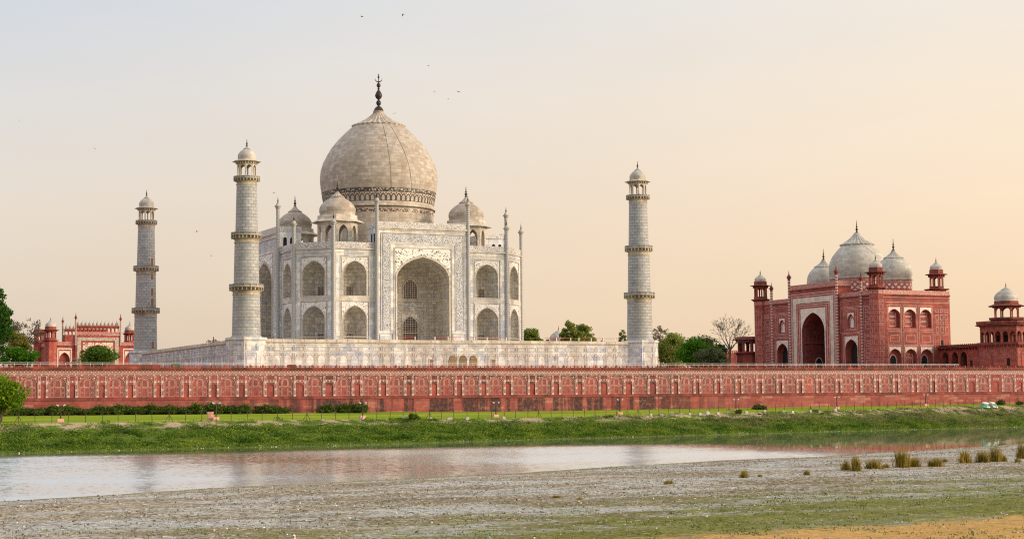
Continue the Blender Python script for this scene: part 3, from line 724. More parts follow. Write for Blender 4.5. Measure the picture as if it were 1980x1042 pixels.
for cx, cy in CHD:
    para, mould = PQ[(cx, cy)]; q = (F+CH)/2; n = (cx*.70711, cy*.70711, 0); fr = Fr((cx*q, cy*q, 0), n)
    if (cx, cy) in DETAIL:
        for (zb, zs, za), z0, z1 in ((LO_, PF, 9.35), (UP_, 9.35, ZC)):
            A = (0, 2.68, zb, zs, za); wall.cell(fr, -L2, L2, z0, z1, A); niches.append((fr, A))
    else: wall.rect(fr, -L2, L2, PF, ZC)
    para.fbox(fr, -L2, L2, ZC+.12, ZP, -.45, .10); mould.fbox(fr, -L2, L2, ZC-.18, ZC+.12, -.2, .32); mould.fbox(fr, -L2, L2, ZC-.95, ZC-.8, 0, .08)
    mould.fbox(fr, -L2, L2, 9.18, 9.40, 0, .05)
    mould.outline(fr, -L2+.45, L2-.45, 9.55, ZC-1.1, .14, 0, .05); mould.outline(fr, -L2+.45, L2-.45, 1.0, 9.05, .14, 0, .05)
wall.add([(-CH, -F, ZR), (CH, -F, ZR), (F, -CH, ZR), (F, CH, ZR), (CH, F, ZR), (-CH, F, ZR), (-F, CH, ZR), (-F, -CH, ZR)])
wall.build('wall', M_marble, mz); [(a_.build('parapet', M_para, mz), b_.build('cornice', M_kioskm, mz)) for a_, b_ in PQ.values()]
for fr, A in niches:
    uc, a, zb, zs, za = A
    mb = MB(); mb.recess(fr, A, [(0, 1, 1), (.5, .985, .995), (.9, .97, .985), (2.0, .80, .93), (3.3, .52, .80)])
    for zz in (zb+2.35, zb+4.6):      # string courses on the back wall
        mb.fbox(fr, uc-a*.52+.05, uc+a*.52-.05, zz, zz+.14, -3.3, -3.2)
    for du in (-.75, .05, .85):
        mb.outline(fr, uc+du-.36, uc+du+.36, zb+2.7, zb+4.4, .08, -3.3, -3.22)
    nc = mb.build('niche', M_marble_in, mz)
    mb = MB(); mb.spandrel(fr, A, .30, za+.66, .045); mb.build('spandrel', M_spand2, nc)
    mb = MB(); mb.archstrip(fr, A, .16, 0, .09); mb.outline(fr, uc-3.35, uc+3.35, zb-.1 if zb > 0 else .4, za+1.15, .16, 0, .10)
    mb.build('frame', M_kioskm, nc)
    mb = MB(); mb.outline(fr, uc-3.12, uc+3.12, zb+.06 if zb > 0 else .55, za+.95, .07, 0, .035); mb.build('inlay_and_shade_line', M_greyinlay, nc)
    mb = MB(); mb.lattice(fr, uc-.68, uc+.68, zb+.1, zb+2.2, 4, 5, .06, -3.26, None, 0, 1); mb.build('window', [M_pane, M_bar], nc)
# portals
for n in ND:
    fr = Fr((n[0]*(F+PJ), n[1]*(F+PJ), 0), n); det = n in DETAIL
    A = (0, 6.2, -.5, 13.9, 18.74)
    mb = MB()
    if det: mb.cell(fr, -PH, PH, PF, ZPC, A)
    else: mb.rect(fr, -PH, PH, PF, ZPC)
    for sx in (-PH, PH):
        zb = [(PF, ZPC, 0, -PJ), (ZR, ZPC, -PJ, -5.4)]
        for z0, z1, d0, d1 in zb: mb.add([fr.p(sx, d0, z0), fr.p(sx, d1, z0), fr.p(sx, d1, z1), fr.p(sx, d0, z1)])
    mb.rect(fr, -PH, PH, ZR, ZPC, -5.4)
    mb.add([fr.p(-PH, 0, ZPC), fr.p(PH, 0, ZPC), fr.p(PH, -5.4, ZPC), fr.p(-PH, -5.4, ZPC)])
    p = mb.build('portal', M_marble, mz)
    mb = MB(); mb.fbox(fr, -PH, PH, ZPC+.12, ZPP, -.45, .10); mb.fbox(fr, -PH, PH, ZPC+.12, ZPP, -5.5, -5.1, back=True)
    for sx in (-1, 1): mb.fbox(fr, *sorted((sx*PH, sx*(PH-.4))), ZPC+.12, ZPP, -5.1, -.45, back=True)
    mb.build('parapet', M_para, p)
    mb = MB(); mb.fbox(fr, -PH-.1, PH+.1, ZPC-.18, ZPC+.12, -.2, .32); mb.fbox(fr, -PH-.12, PH+.12, ZPC-.18, ZPC+.12, -5.7, -5.2, back=True); mb.fbox(fr, -PH, PH, ZPC-.6, ZPC-.45, 0, .06)
    mb.build('cornice', M_kioskm, p)
    mb = MB()   # small openings in the flanks above the roof, drawn as flat dark sheets
    for sx in (-1, 1):
        f2 = Fr(fr.p(sx*PH, 0, 0), fr.u*sx)
        for du in (-1.6, -3.2): mb.add([f2.p(u if sx > 0 else u, .03, z) for u, z in [(-q*1.0, zz) for q, zz in ()]] or [f2.p((du*-sx)+u*.42, .03, z) for u, z in [(-1, 21.9), (1, 21.9)]+[(q[0], q[1]) for q in reversed(arch(0, 1, 0, 23.4, 23.9))]])
        for q in (-6, -2, 2, 6): mb.add([fr.p(q+u*.42*1, -5.43, z) for u, z in [(-1, 21.9), (1, 21.9)]+[(w_[0], w_[1]) for w_ in reversed(arch(0, 1, 0, 23.2, 23.7))]])
    mb.build('opening', M_dark, p)
    if not det: continue
    mb = MB(); mb.recess(fr, A, [(0, 1, 1), (.5, .985, .995), (1.0, .975, .99), (3.0, .975, .985), (5.0, .975, .965), (6.6, .97, .94), (8.0, .965, .90)])
    mq = MB()
    mq.fbox(fr, -5.9, 5.9, 9.35, 9.75, -8.0, -7.85); mq.fbox(fr, -5.9, 5.9, 2.2, 2.4, -8.0, -7.9)
    for u in (-4.9, -3.3, 3.3, 4.9):
        mq.archstrip(fr, (u, .62, 10.1, 12.4, 13.3), .10, -8.0, -7.9)
        for z0, z1 in ((2.7, 5.6), (6.0, 9.0)): mq.outline(fr, u-.68, u+.68, z0, z1, .1, -8.0, -7.92)
    for sx in (-1, 1):      # arched panels down the side walls
        f2 = Fr(fr.p(sx*6.05, 0, 0), -fr.u*sx)
        for i in range(5):
            u = -(1.8+i*1.3)*sx
            mq.archstrip(f2, (u, .45, 10.1, 12.2, 12.9), .09, 0, .10)
            for z0, z1 in ((2.7, 5.6), (6.0, 9.0)): mq.outline(f2, u-.5, u+.5, z0, z1, .09, 0, .08)
        mq.fbox(f2, *sorted((-sx*.9, -sx*7.9)), 9.35, 9.7, 0, .14)
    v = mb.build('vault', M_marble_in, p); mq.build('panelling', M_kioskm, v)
    B = (0, 1.65, 10.05, 12.3, 14.25)
    mb = MB(); mb.lattice(fr, -1.65, 1.65, 10.05, 14.25, 6, 9, .085, -7.95, B, 0, 1); mb.archstrip(fr, B, .16, -8, -7.78, 1); mb.build('window', [M_pane, M_bar], p)
    B = (0, 1.75, -.4, 4.0, 5.9)
    mb = MB(); mb.lattice(fr, -1.75, 1.75, -.4, 5.9, 6, 12, .085, -7.95, B, 0, 1); mb.archstrip(fr, B, .16, -8, -7.78, 1); mb.build('window', [M_pane, M_bar], p)
    mb = MB(); mb.fbox(fr, -.55, .55, -.5, 1.9, -7.9, -7.75); mb.build('door', M_wood, p)
    mb = MB(); mb.spandrel(fr, B, .28, 6.6, -7.93); mb.build('spandrel', M_spand2, p)
    mb = MB()
    for sx in (-1, 1): mb.fbox(fr, *sorted((sx*2.55, sx*3.15)), .9, 8.9, -8, -7.94)
    mb.fbox(fr, -2.55, 2.55, 8.3, 8.9, -8, -7.94); mb.build('inscription_band', M_call, p)
    mb = MB(); mb.spandrel(fr, A, .36, 20.5, .05); mb.build('spandrel', M_spand, p)
    mb = MB()
    for sx in (-1, 1): mb.fbox(fr, *sorted((sx*7.9, sx*9.4)), 2.66, 23.6, 0, .06)
    mb.fbox(fr, -7.9, 7.9, 21.95, 23.6, 0, .06); mb.build('inscription_band', M_call, p)
    mb = MB(); mb.archstrip(fr, A, .30, 0, .10)
    for w0, z0, z1, ww in ((6.75, .3, 20.75, .16), (9.75, 2.3, 23.95, .16), (7.62, 2.3, 21.7, .16)):
        for sx in (-1, 1): mb.fbox(fr, *sorted((sx*w0, sx*(w0+ww))), z0, z1, 0, .09)
        mb.fbox(fr, -w0, w0, z1-ww, z1, 0, .09)
    for sx in (-1, 1):
        u0, u1 = sorted((sx*7.0, sx*10.2)); mb.outline(fr, u0, u1, -.5, 1.9, .18, 0, .14)
    mb.build('frame', M_kioskm, p)
    mb = MB()
    for sx in (-1, 1):
        for w0 in (6.62, 9.52, 10.0): mb.fbox(fr, *sorted((sx*w0, sx*(w0+.07))), .3 if w0 < 7 else 2.4, 20.6 if w0 < 7 else 23.8, 0, .04)
    mb.fbox(fr, -6.6, 6.6, 20.56, 20.63, 0, .04); mb.fbox(fr, -9.5, 9.5, 23.7, 23.77, 0, .04); mb.build('inlay_and_shade_line', M_greyinlay, p)
# pinnacles on every corner
for n in ND:
    fr = Fr((n[0]*(F+.12), n[1]*(F+.12), 0), n)
    for sx in (-1, 1):
        q = fr.p(sx*PH, PJ-.05, 0); pinnacle(q, -.5, 30.1, .40, mz, M_chev, M_mdome, 1.5)
        q = fr.p(sx*CH, 0, 0); pinnacle(q, -.5, 25.2, .40, mz, M_chev, M_mdome, 1.4)
# drum and dome
o3 = (0, 0, 0)
mb = MB(); mb.lathe(o3, [(12.95, ZR), (12.95, 30.4)], 96); mb.lathe(o3, [(12.95, 31.2), (12.95, 31.6), (13.25, 31.7), (13.42, 31.95), (13.3, 32.2), (12.98, 32.3), (13.0, 33.0)], 96)
dr = mb.build('drum', M_drum, mz)
mb = MB(); mb.lathe(o3, [(12.98, 30.4), (12.98, 31.2)], 96); mb.build('floral_band', m_inlay('drum_inlay', 1.5, (.50, .42, .33), (.11, .07, .055), (.22, .08, .05), .3, .07), dr)
mb = MB(); mb.lathe(o3, [(13.0, 33.0), (13.35, 35.0)], 96, uvR=13.2); mb.build('merlon_band', M_drum, dr)
mb = MB(); mb.lathe(o3, [(13.37, 35.0), (13.50, 35.9)], 96, uvR=13.4); mb.build('knot_band', m_inlay('knot_inlay', 1.7, (.44, .37, .30), (.07, .055, .05), (.10, .06, .05), .22, .10), dr)
mb = MB(); mr = MB()
def cyl(a, z): 
    r = 13.05+(z-33.0)*.175
    return Vector((r*math.cos(a), r*math.sin(a), z))
NMER = 68
for k in range(NMER):
    a = 2*PI*k/NMER; hw = PI/NMER
    pth = [(-.92, 33.05), (-.92, 34.05), (-.55, 34.45), (0, 34.7), (.55, 34.45), (.92, 34.05), (.92, 33.05)]
    pi_ = [(-.66, 33.05), (-.66, 33.98), (-.38, 34.25), (0, 34.45), (.38, 34.25), (.66, 33.98), (.66, 33.05)]
    mb.grid([[cyl(a+u*hw, z) for u, z in pth], [cyl(a+u*hw, z) for u, z in pi_]], None, False, False)
    b = a+hw; mb.add([cyl(b+u*hw, z) for u, z in ((0, 34.45), (.28, 34.68), (0, 34.92), (-.28, 34.68))], mi=1)
mb.lathe(o3, [(13.40, 34.96), (13.44, 35.02), (13.43, 35.08)], 96); mb.lathe(o3, [(13.50, 35.82), (13.56, 35.86), (13.53, 35.93)], 96); mb.lathe(o3, [(13.02, 32.95), (13.09, 33.0), (13.05, 33.05)], 96); mb.lathe(o3, [(13.32, 31.68), (13.30, 31.62), (13.0, 31.60)], 96)
mb.build('inlay_pattern', [M_black, m_plain('red_inlay', (.22, .05, .04), .5)], dr)
DP = [(13.5, 35.9), (13.72, 37.2), (13.86, 38.6), (13.86, 39.9), (13.68, 41.4), (13.15, 43.1), (12.25, 44.9), (11.15, 46.7), (9.75, 48.45), (8.0, 50.25), (6.7, 51.4), (5.8, 52.1)]
mb = MB()
P2 = []
for i in range(len(DP)-1):
    for q in range(3): P2.append((DP[i][0]+(DP[i+1][0]-DP[i][0])*q/3, DP[i][1]+(DP[i+1][1]-DP[i][1])*q/3))
P2.append(DP[-1])
mb.lathe(o3, P2, 128, uvR=13.9)
dm = mb.build('dome', M_dome, mz)
lotus((0, 0, 51.95), 5.75, 3.7, 1.0, dm, M_drum, 28)
mb = MB(); mb.lathe((0, 0, 55.6), [(1.35, 0), (1.2, .2), (.95, .8), (.62, 1.15), (.30, 1.3), (.28, 1.5), (.5, 1.7), (.62, 2.1), (.5, 2.5), (.25, 2.75), (.25, 2.95), (.6, 3.2), (.86, 3.75), (.82, 4.1), (.55, 4.7), (.22, 5.2), (.2, 5.4), (.34, 5.5), (.2, 5.6), (.2, 5.8), (.42, 6.0), (.5, 6.35), (.4, 6.7), (.16, 6.9), (.22, 7.1), (.1, 7.3), (.09, 8.0), (.24, 8.2), (.24, 8.4), (.07, 8.6), (.16, 8.75), (0, 9.2)], 16)
vx, vy = math.cos(yaw), -math.sin(yaw)
mb.tube([(vx*.85*math.cos(a), vy*.85*math.cos(a), 63.6+.85*math.sin(a)) for a in np.linspace(PI*1.0, PI*2.0, 13)], [.02, .06, .09, .11, .12, .13, .13, .13, .12, .11, .09, .06, .02], 6)
mb.build('finial', M_finial, dm)
mb = MB()
for a0 in (-1.72, -1.36):
    mb.tube([((r+.05)*math.cos(a0-(z-38)*.004*(1 if a0 < -1.5 else 3)), (r+.05)*math.sin(a0-(z-38)*.004*(1 if a0 < -1.5 else 3)), z) for r, z in P2], .028, 4)
mb.build('cable', M_black, dm)
# roof kiosks
for sx, sy in ((-1, -1), (1, -1), (-1, 1), (1, 1)):
    c = (sx*15.7, sy*15.7, ZR-.02)
    kiosk(c, mz, 4.15, 6.3, 7.25, 6.65, 5.5, 8.3, 4.1, 4.1, 1.45, 2.6, 1.05, .66, .95, (M_kioskm, M_kioskm, M_dome, M_finial), th=.55)
# visitor barrier on the platform
vb = thing('visitor_barrier', 'low red barrier with white posts along the marble platform edge', 'barrier', (0, -44, PF))
mb = MB()
for a, b in ((-12.5, -8.5), (-4, 12.5), (21.5, 28), (30, 41)): mb.tube([(a, -44.6, .42), (b, -44.6, .42)], .045, 5)
mb.build('rail', M_redpaint, vb)
for x in [-12.5, -8.5, -4, -1, 2, 5, 8, 12.5, 21.5, 24.5, 28, 30, 33, 36, 39, 41]:
    mb = MB(); mb.box((x, -44.6, -.1), (.07, .07, .6)); mb.build('post', M_sackw, vb)

# ================================================================== RIVERSIDE WALL
rw = thing('riverside_wall', 'long red sandstone river wall with white inlaid blind arches', 'wall', (0, -55, -15))
WY = -55.0
frW = Fr((0, WY, 0), (0, -1, 0))
AC = [-105.7, -100.2, -94.6, -89.1, -83.8, -78.4, -72.95, -67.6, -62.3, -56.95, -51.5, -45.95, -39.97, -33.9, -27.85, -22.2, -16.7, -11.2, -5.65, -.15, 5.35, 10.9, 16.5, 22.05, 27.6, 33.6, 39.55, 45.4, 50.95, 56.3, 61.65, 67.05, 72.4, 77.75, 83.05, 88.3, 93.5, 99.0, 104.3, 109.65, 114.95, 120.25, 125.6, 132.3, 140.0, 146.5]
ZA0, ZT = -11.85, -7.80      # foot of the arches, top of the arched zone
wallm = MB(); base = MB()
big = lambda u: (u, 1.55, ZA0, -9.35, -8.0)
sml = lambda u: (u, .72, ZA0, -9.95, -9.45)
prev = AC[0]-2.4
for i, u in enumerate(AC):
    nx = AC[i+1] if i+1 < len(AC) else u+5.5
    wallm.cell(frW, prev if i == 0 else mid, u+1.75, ZA0, ZT, big(u)) if i == 0 else None
    um = (u+nx)/2
    if i: wallm.cell(frW, pe, u+1.75, ZA0, ZT, big(u))
    wallm.cell(frW, u+1.75, nx-1.75, ZA0, -9.1, sml(um)); wallm.rect(frW, u+1.75, nx-1.75, -9.1, ZT)
    pe = nx-1.75; mid = pe
wallm.rect(frW, -300, AC[0]-2.4, ZA0, ZT); wallm.rect(frW, pe, 300, ZA0, ZT)
wallm.rect(frW, -300, 300, ZT, -6.7)
wallm.add([(-300, WY+.02, TZ+.02), (300, WY+.02, TZ+.02), (300, WY+1.5, TZ+.02), (-300, WY+1.5, TZ+.02)])
wallm.build('wall', M_redw, rw)
mb = MB(); mb.fbox(frW, -300, 300, -16.6, -12.42, -.2, .22); mb.build('footing', M_redbase, rw)
mb = MB(); mb.fbox(frW, -300, 300, -12.42, -12.28, -.2, .36); mb.fbox(frW, -300, 300, -12.28, -12.0, -.2, .30); mb.fbox(frW, -300, 300, -12.0, ZA0, -.2, .12); mb.build('ledge', M_redd, rw)
mb = MB(); mb.fbox(frW, -300, 300, -7.36, -6.72, 0, .06); mb.build('frieze', M_frieze, rw)
mb = MB(); mb.fbox(frW, -300, 300, -7.46, -7.36, 0, .12); mb.fbox(frW, -300, 300, -7.60, -7.54, 0, .05)
mb.fbox(frW, -300, 300, -7.80, -7.75, 0, .05)
for i in range(210): mb.fbox(frW, -104+i*1.23-.11, -104+i*1.23+.11, -7.78, -7.56, 0, .045)
mb.build('string_course', M_wline, rw)
mb = MB(); mb.fbox(frW, -300, 300, -6.72, -6.5, -.2, .42); mb.fbox(frW, -300, 300, -6.5, -6.28, -.6, .52); mb.build('coping', M_redd, rw)
pan = None; nic = None; pil = None
rng = random.Random(4)
for i, u in enumerate(AC):
    if pan is None:
        mb = MB(); f0 = Fr((0, 0, 0), (0, -1, 0)); A = (0, 1.55, ZA0, -9.35, -8.0)
        mb.recess(f0, A, [(0, 1, 1), (.12, .985, .995)], 0)
        mb.archstrip(f0, (0, 1.55, ZA0, -9.35, -8.0), .05, 0, .03, 1)
        D0, D1 = -.12, -.09
        mb.archstrip(f0, (0, 1.36, ZA0+.1, -9.4, -8.2), .035, D0, D1, 1)
        mb.outline(f0, -.55, .55, -9.92, -8.45, .06, D0, D1, 1); mb.archstrip(f0, (0, .42, -9.8, -8.95, -8.6), .03, D0, D1, 1)
        mb.outline(f0, -.52, .52, ZA0+.1, -10.1, .04, D0, D1, 1)
        for sx in (-1, 1):
            a, b = sorted((sx*.72, sx*1.26))
            for z0, z1 in ((ZA0+.1, -11.0), (-10.9, -10.05)): mb.outline(f0, a, b, z0, z1, .035, D0, D1, 1)
            mb.fbox(f0, sx*.72-.03, sx*.72+.03, -9.95, -8.75, D0, D1, 1); mb.fbox(f0, a, b, -9.95, -9.89, D0, D1, 1)
            mb.lathe((sx*1.22, -.02, -8.22), [(.0, 0)], 4) if False else None
            for q in range(8):
                c_ = (sx*1.25, -8.25); a0, a1 = 2*PI*q/8, 2*PI*(q+1)/8
                mb.add([f0.p(c_[0], .12, c_[1]), f0.p(c_[0]+.17*math.cos(a0), .02, c_[1]+.17*math.sin(a0)), f0.p(c_[0]+.17*math.cos(a1), .02, c_[1]+.17*math.sin(a1))], mi=2)
        pan = mb.build('arched_panel', [M_redpan, M_wline, M_bar], rw); pan.location = Vector((u, WY, 0)); pan.matrix_parent_inverse = Matrix.Translation(-rw.location)
    else:
        o = dup(pan); o.location = Vector((u, WY, 0))
    nx = AC[i+1] if i+1 < len(AC) else u+5.5
    um = (u+nx)/2
    if nic is None:
        mb = MB(); A = (0, .72, ZA0, -9.95, -9.45)
        mb.recess(f0, A, [(0, 1, 1), (.13, .98, .995)], 0)
        mb.fbox(f0, -.98, .98, -9.06, -9.0, 0, .05, 1); mb.fbox(f0, -.98, .98, -8.74, -8.68, 0, .05, 1)
        for k in range(3): mb.fbox(f0, -.75+k*.65, -.55+k*.65, -9.0, -8.74, 0, .04, 1)
        mb.outline(f0, -.85, .85, -8.58, -7.92, .05, -.0, .04, 0)
        nic = mb.build('niche', [M_redpan, M_wline], rw); nic.location = Vector((um, WY, 0))
        mb = MB()
        for sx in (-.17, .17): mb.fbox(f0, sx-.035, sx+.035, ZA0+.02, -7.86, 0, .06, 0)
        mb.fbox(f0, -.135, .135, ZA0+.02, -7.86, 0, .04, 1)
        for z in (-11.68, -10.45, -9.0): mb.fbox(f0, -.23, .23, z-.16, z+.16, 0, .075, 0); 
        pil = mb.build('pilaster', [M_wline, M_pil], rw)
        first = True
    else:
        o = dup(nic); o.location = Vector((um, WY, 0)); first = False
    for x in (u+1.95, nx-1.95):
        if first and x < um: pil.location = Vector((x, WY, 0)); continue
        o = dup(pil); o.location = Vector((x, WY, 0))
for u in (132.3, 140.0, 146.5):
    pass
# balustrade along the wall top
bl = thing('stone_balustrade', 'low red sandstone balustrade running along the top of the river wall', 'balustrade', (0, WY, -6.28))
mb = MB(); mb.box((22, WY-.25, -6.21), (150, .16, .07)); mb.box((22, WY-.25, -5.93), (150, .13, .05)); 
for i in range(300): mb.box((-108+i*.9, WY-.25, -6.06), (.10, .05, .10))
bl_r = mb.build('rail', M_redd, bl)
mb = MB(); mb.box((0, 0, 0), (.13, .17, .27)); mb.lathe((0, 0, .27), [(.15, 0), (.10, .06), (0, .10)], 6, 0, False)
ps = mb.build('post', M_red, bl); ps.location = Vector((-100, WY-.25, -6.02))
for i in range(1, 98):
    o = dup(ps); o.location = Vector((-100+i*2.52, WY-.25, -6.02))
for a, b in ((-74.6, -65), (-39.5, -37.9), (104.6, 106.4)):
    mb = MB(); mb.box(((a+b)/2, WY-.22, -5.98), ((b-a)/2, .22, .32)); mb.build('solid_panel', M_redd, bl)
# pale metal railing a little behind
mr = thing('metal_railing', 'thin pale metal pipe railing on the terrace behind the balustrade', 'railing', (0, WY+.9, TZ))
mb = MB()
for z in (-5.30, -5.62): mb.tube([(-130, WY+.9, z), (126, WY+.9, z)], .045, 6)
mb.build('rail', M_rail, mr)
mb = MB(); mb.tube([(0, 0, -.5), (0, 0, .5)], .045, 6); ps = mb.build('post', M_rail, mr); ps.location = Vector((-103, WY+.9, -5.8))
for i in range(1, 100):
    o = dup(ps); o.location = Vector((-103+i*2.3, WY+.9, -5.8))
# green tarpaulin box and hut on the terrace
mb = MB(); mb.box((-61.4, -53.5, -5.9), (.75, .6, .4)); mb.box((-61.4, -53.5, -5.45), (.85, .7, .06), 1); mb.box((-61.4, -54.12, -5.9), (.6, .03, .3), 1)
tag(mb.build('utility_box', [M_redd, M_tarp]), 'small utility box under a green sheet behind the balustrade', 'box')

# ================================================================== MOSQUE
mo = thing('mosque', 'red sandstone mosque with three white domes and a tall white framed portal', 'mosque', (134, 0, TZ))
XM, X2, YM = 122.9, 145.6, 27.0
MZ0, MC, MP = TZ, 12.75, 14.0
KM = (M_red, M_redd, M_mdome, M_finial)
frE = Fr((XM, 0, 0), (-1, 0, 0)); frNm = Fr((0, -YM, 0), (0, -1, 0)); frSm = Fr((0, YM, 0), (0, 1, 0)); frWm = Fr((X2, 0, 0), (1, 0, 0))
wall = MB()
mo_arch = []
for s_ in (-1, 1):        # u = -y on this face
    uc = -s_*15.8; a, b = sorted((-s_*10.9, -s_*YM)); 
    A = (uc, 2.7, MZ0, -.6, 1.95); wall.cell(frE, a, b, MZ0, 3.3, A); mo_arch.append(A)
    B = (uc, 1.25, 4.7, 6.9, 8.3); wall.cell(frE, a, b, 3.3, MC, B)
wall.rect(frWm, -YM, YM, MZ0, MC)
wall.rect(frSm, -X2, -XM, MZ0, MC)
NB = (128.1, 133.0, 137.9)
eds = [XM, 130.55, 135.45, X2]
nm = []
for i, u in enumerate(NB):
    A = (u, 1.72, MZ0, -2.5, -.9); wall.cell(frNm, eds[i], eds[i+1], MZ0, 1.5, A); nm.append((A, i != 1))
    B = (u, 1.72, 4.5, 7.6, 9.15); wall.cell(frNm, eds[i], eds[i+1], 1.5, MC, B); nm.append((B, None))
wall.add([(XM, -YM, MC+.3), (X2, -YM, MC+.3), (X2, YM, MC+.3), (XM, YM, MC+.3)])
wall.build('wall', M_red, mo)
mb = MB(); mc = MB(); ml = MB()
for fr, a, b in ((frE, -YM, -10.9), (frE, 10.9, YM), (frNm, XM, X2), (frWm, -YM, YM), (frSm, -X2, -XM)):
    mb.fbox(fr, a, b, MC+.15, MP, -.4, .08); mc.fbox(fr, a, b, MC-.15, MC+.15, -.2, .30); mc.fbox(fr, a, b, MC-.9, MC-.75, 0, .1)
    ml.fbox(fr, a, b, MC-.65, MC-.58, 0, .05)
mb.build('parapet', M_redpara, mo); mc.build('cornice', M_redd, mo)
# white line panelling
for s_ in (-1, 1):
    u0, u1 = sorted((-s_*11.3, -s_*20.3))
    ml.outline(frE, u0, u1, 10.2, 11.8, .09, 0, .04); ml.outline(frE, u0, u1, 3.6, 10.0, .09, 0, .04)
    uc = -s_*15.8
    ml.outline(frE, uc-3.0, uc+3.0, 4.2, 9.7, .09, 0, .04); ml.outline(frE, uc-2.1, uc+2.1, 4.45, 9.3, .08, 0, .04)
    ml.outline(frE, uc-3.6, uc+3.6, MZ0, 3.4, .09, 0, .04)
    v0, v1 = sorted((-s_*21.3, -s_*24.6)); zz = MZ0+1.4; k = 0
    ml.outline(frE, v0, v1, MZ0+1.1, 2.4, .08, 0, .04); ml.outline(frE, v0, v1, 2.8, 10.2, .08, 0, .04)
    while zz < 9.8:
        h = (1.25, .7)[k % 2]
        if not 1.2 < zz < 3.0: ml.outline(frE, v0+.7, v1-.7, zz, zz+h, .09, 0, .045)
        zz += h+.55; k += 1
for i, u in enumerate(NB):
    ml.outline(frNm, u-2.15, u+2.15, 4.0, 10.2, .08, 0, .04); ml.outline(frNm, u-2.15, u+2.15, .1, 3.6, .08, 0, .04); ml.outline(frNm, u-1.4, u+1.4, .95, 2.6, .10, 0, .045)
    ml.outline(frNm, u-2.15, u+2.15, MZ0, -.15+.1, .08, 0, .04)
ml.outline(frNm, 125.3, 145.2, 10.9, 12.0, .08, 0, .04)
for i in range(3):
    for z0, z1 in ((8.5, 9.3), (6.6, 7.9), (5.4, 6.2), (3.3, 4.9)): ml.outline(frNm, 141.0+i*1.45, 141.95+i*1.45, z0, z1, .08, 0, .045)
ml.outline(frNm, 140.6, 142.3, -.9, 2.9, .07, 0, .04); ml.outline(frNm, 143.4, 145.1, -.9, 2.9, .07, 0, .04)
ml.build('inlay_and_shade_line', M_wline, mo)
mb = MB(); mb.fbox(frNm, 142.6, 143.2, -.8, 1.4, 0, .06); mb.build('door', M_dark, mo)
for A in mo_arch:
    uc = A[0]
    mb = MB(); mb.recess(frE, A, [(0, 1, 1), (1.0, .99, .99), (1.8, .98, .985)], 0); nc = mb.build('arched_doorway', M_redpan, mo)
    D_ = (uc, 2.5, MZ0, -.9, 1.55); mb = MB(); mb.add([frE.p(u, -1.74, z) for u, z in [(D_[0]-2.5, MZ0+.02), (D_[0]+2.5, MZ0+.02)]+list(reversed(arch(*D_)))]); mb.build('opening', M_dark, nc)  # flat dark sheet across the recess paints the unlit doorway
    mb = MB(); mb.spandrel(frE, A, .15, 2.72, .05); mb.build('spandrel', M_spandm, nc)
    mb = MB(); mb.archstrip(frE, A, .12, 0, .10); mb.build('frame', M_white, nc)
    B = (uc, 1.25, 4.7, 6.9, 8.3)
    mb = MB(); mb.recess(frE, B, [(0, 1, 1), (.5, .97, .98)], 0); wn = mb.build('window', M_red, mo)
    C_ = (uc, .62, 4.95, 6.4, 7.4)
    mb = MB(); mb.add([frE.p(u, -.45, z) for u, z in [(uc-.62, 4.95), (uc+.62, 4.95)]+list(reversed(arch(*C_)))]); mb.archstrip(frE, (uc, .85, 4.8, 6.6, 7.8), .12, -.5, -.38); mb.build('pane', m_plain('white_screen', (.62, .60, .57), .5), wn)
    mb = MB(); mb.spandrel(frE, B, .1, 8.75, .05); mb.build('spandrel', M_spandm, wn)
for A, op in nm:
    uc = A[0]
    mb = MB(); mb.recess(frNm, A, [(0, 1, 1), (.9, .93, .96)], 0)
    d0, d1 = -.9, -.84
    if op is None:
        for z0, z1 in ((4.9, 6.1), (6.35, 7.3), (7.5, 8.4)): mb.outline(frNm, uc-1.1, uc+1.1, z0, z1, .08, d0, d1, 1)
    elif not op: mb.outline(frNm, uc-1.1, uc+1.1, -5.4, -3.2, .08, d0, d1, 1); mb.outline(frNm, uc-1.1, uc+1.1, -3.0, -2.2, .08, d0, d1, 1)
    nc = mb.build('blind_arch' if not op else 'arched_doorway', [M_red, M_white], mo)
    if op:
        D_ = (uc-.1, .95, MZ0, -3.6, -2.3); mb = MB(); mb.add([frNm.p(u, -.87, z) for u, z in [(D_[0]-.95, MZ0+.02), (D_[0]+.95, MZ0+.02)]+list(reversed(arch(*D_)))]); mb.build('opening', M_dark, nc)
        mb = MB(); mb.archstrip(frNm, D_, .12, -.9, -.8); mb.build('frame', M_white, nc)
    mb = MB(); mb.spandrel(frNm, A, .08, A[4]+.55, .05); mb.build('spandrel', M_spandm, nc)
# portal
fp = Fr((XM-.7, 0, 0), (-1, 0, 0)); A = (0, 5.25, MZ0, 4.6, 9.6)
PC, PP = 15.9, 17.3
mb = MB(); mb.cell(fp, -10.9, 10.9, MZ0, PC, A)
for sx in (-10.9, 10.9):
    for z0, z1, d0, d1 in ((MZ0, PC, 0, -.7), (MC, PC, -.7, -4.5)): mb.add([fp.p(sx, d0, z0), fp.p(sx, d1, z0), fp.p(sx, d1, z1), fp.p(sx, d0, z1)])
mb.rect(fp, -10.9, 10.9, MC, PC, -4.5); mb.add([fp.p(-10.9, 0, PC), fp.p(10.9, 0, PC), fp.p(10.9, -4.5, PC), fp.p(-10.9, -4.5, PC)])
p = mb.build('portal', M_red, mo)
mb = MB(); mb.fbox(fp, -10.9, 10.9, PC+.15, PP, -.4, .08, back=True)
for sx in (-1, 1): mb.fbox(fp, *sorted((sx*10.9, sx*10.5)), PC+.15, PP, -4.5, -.4, back=True)
mb.build('parapet', M_redpara, p)
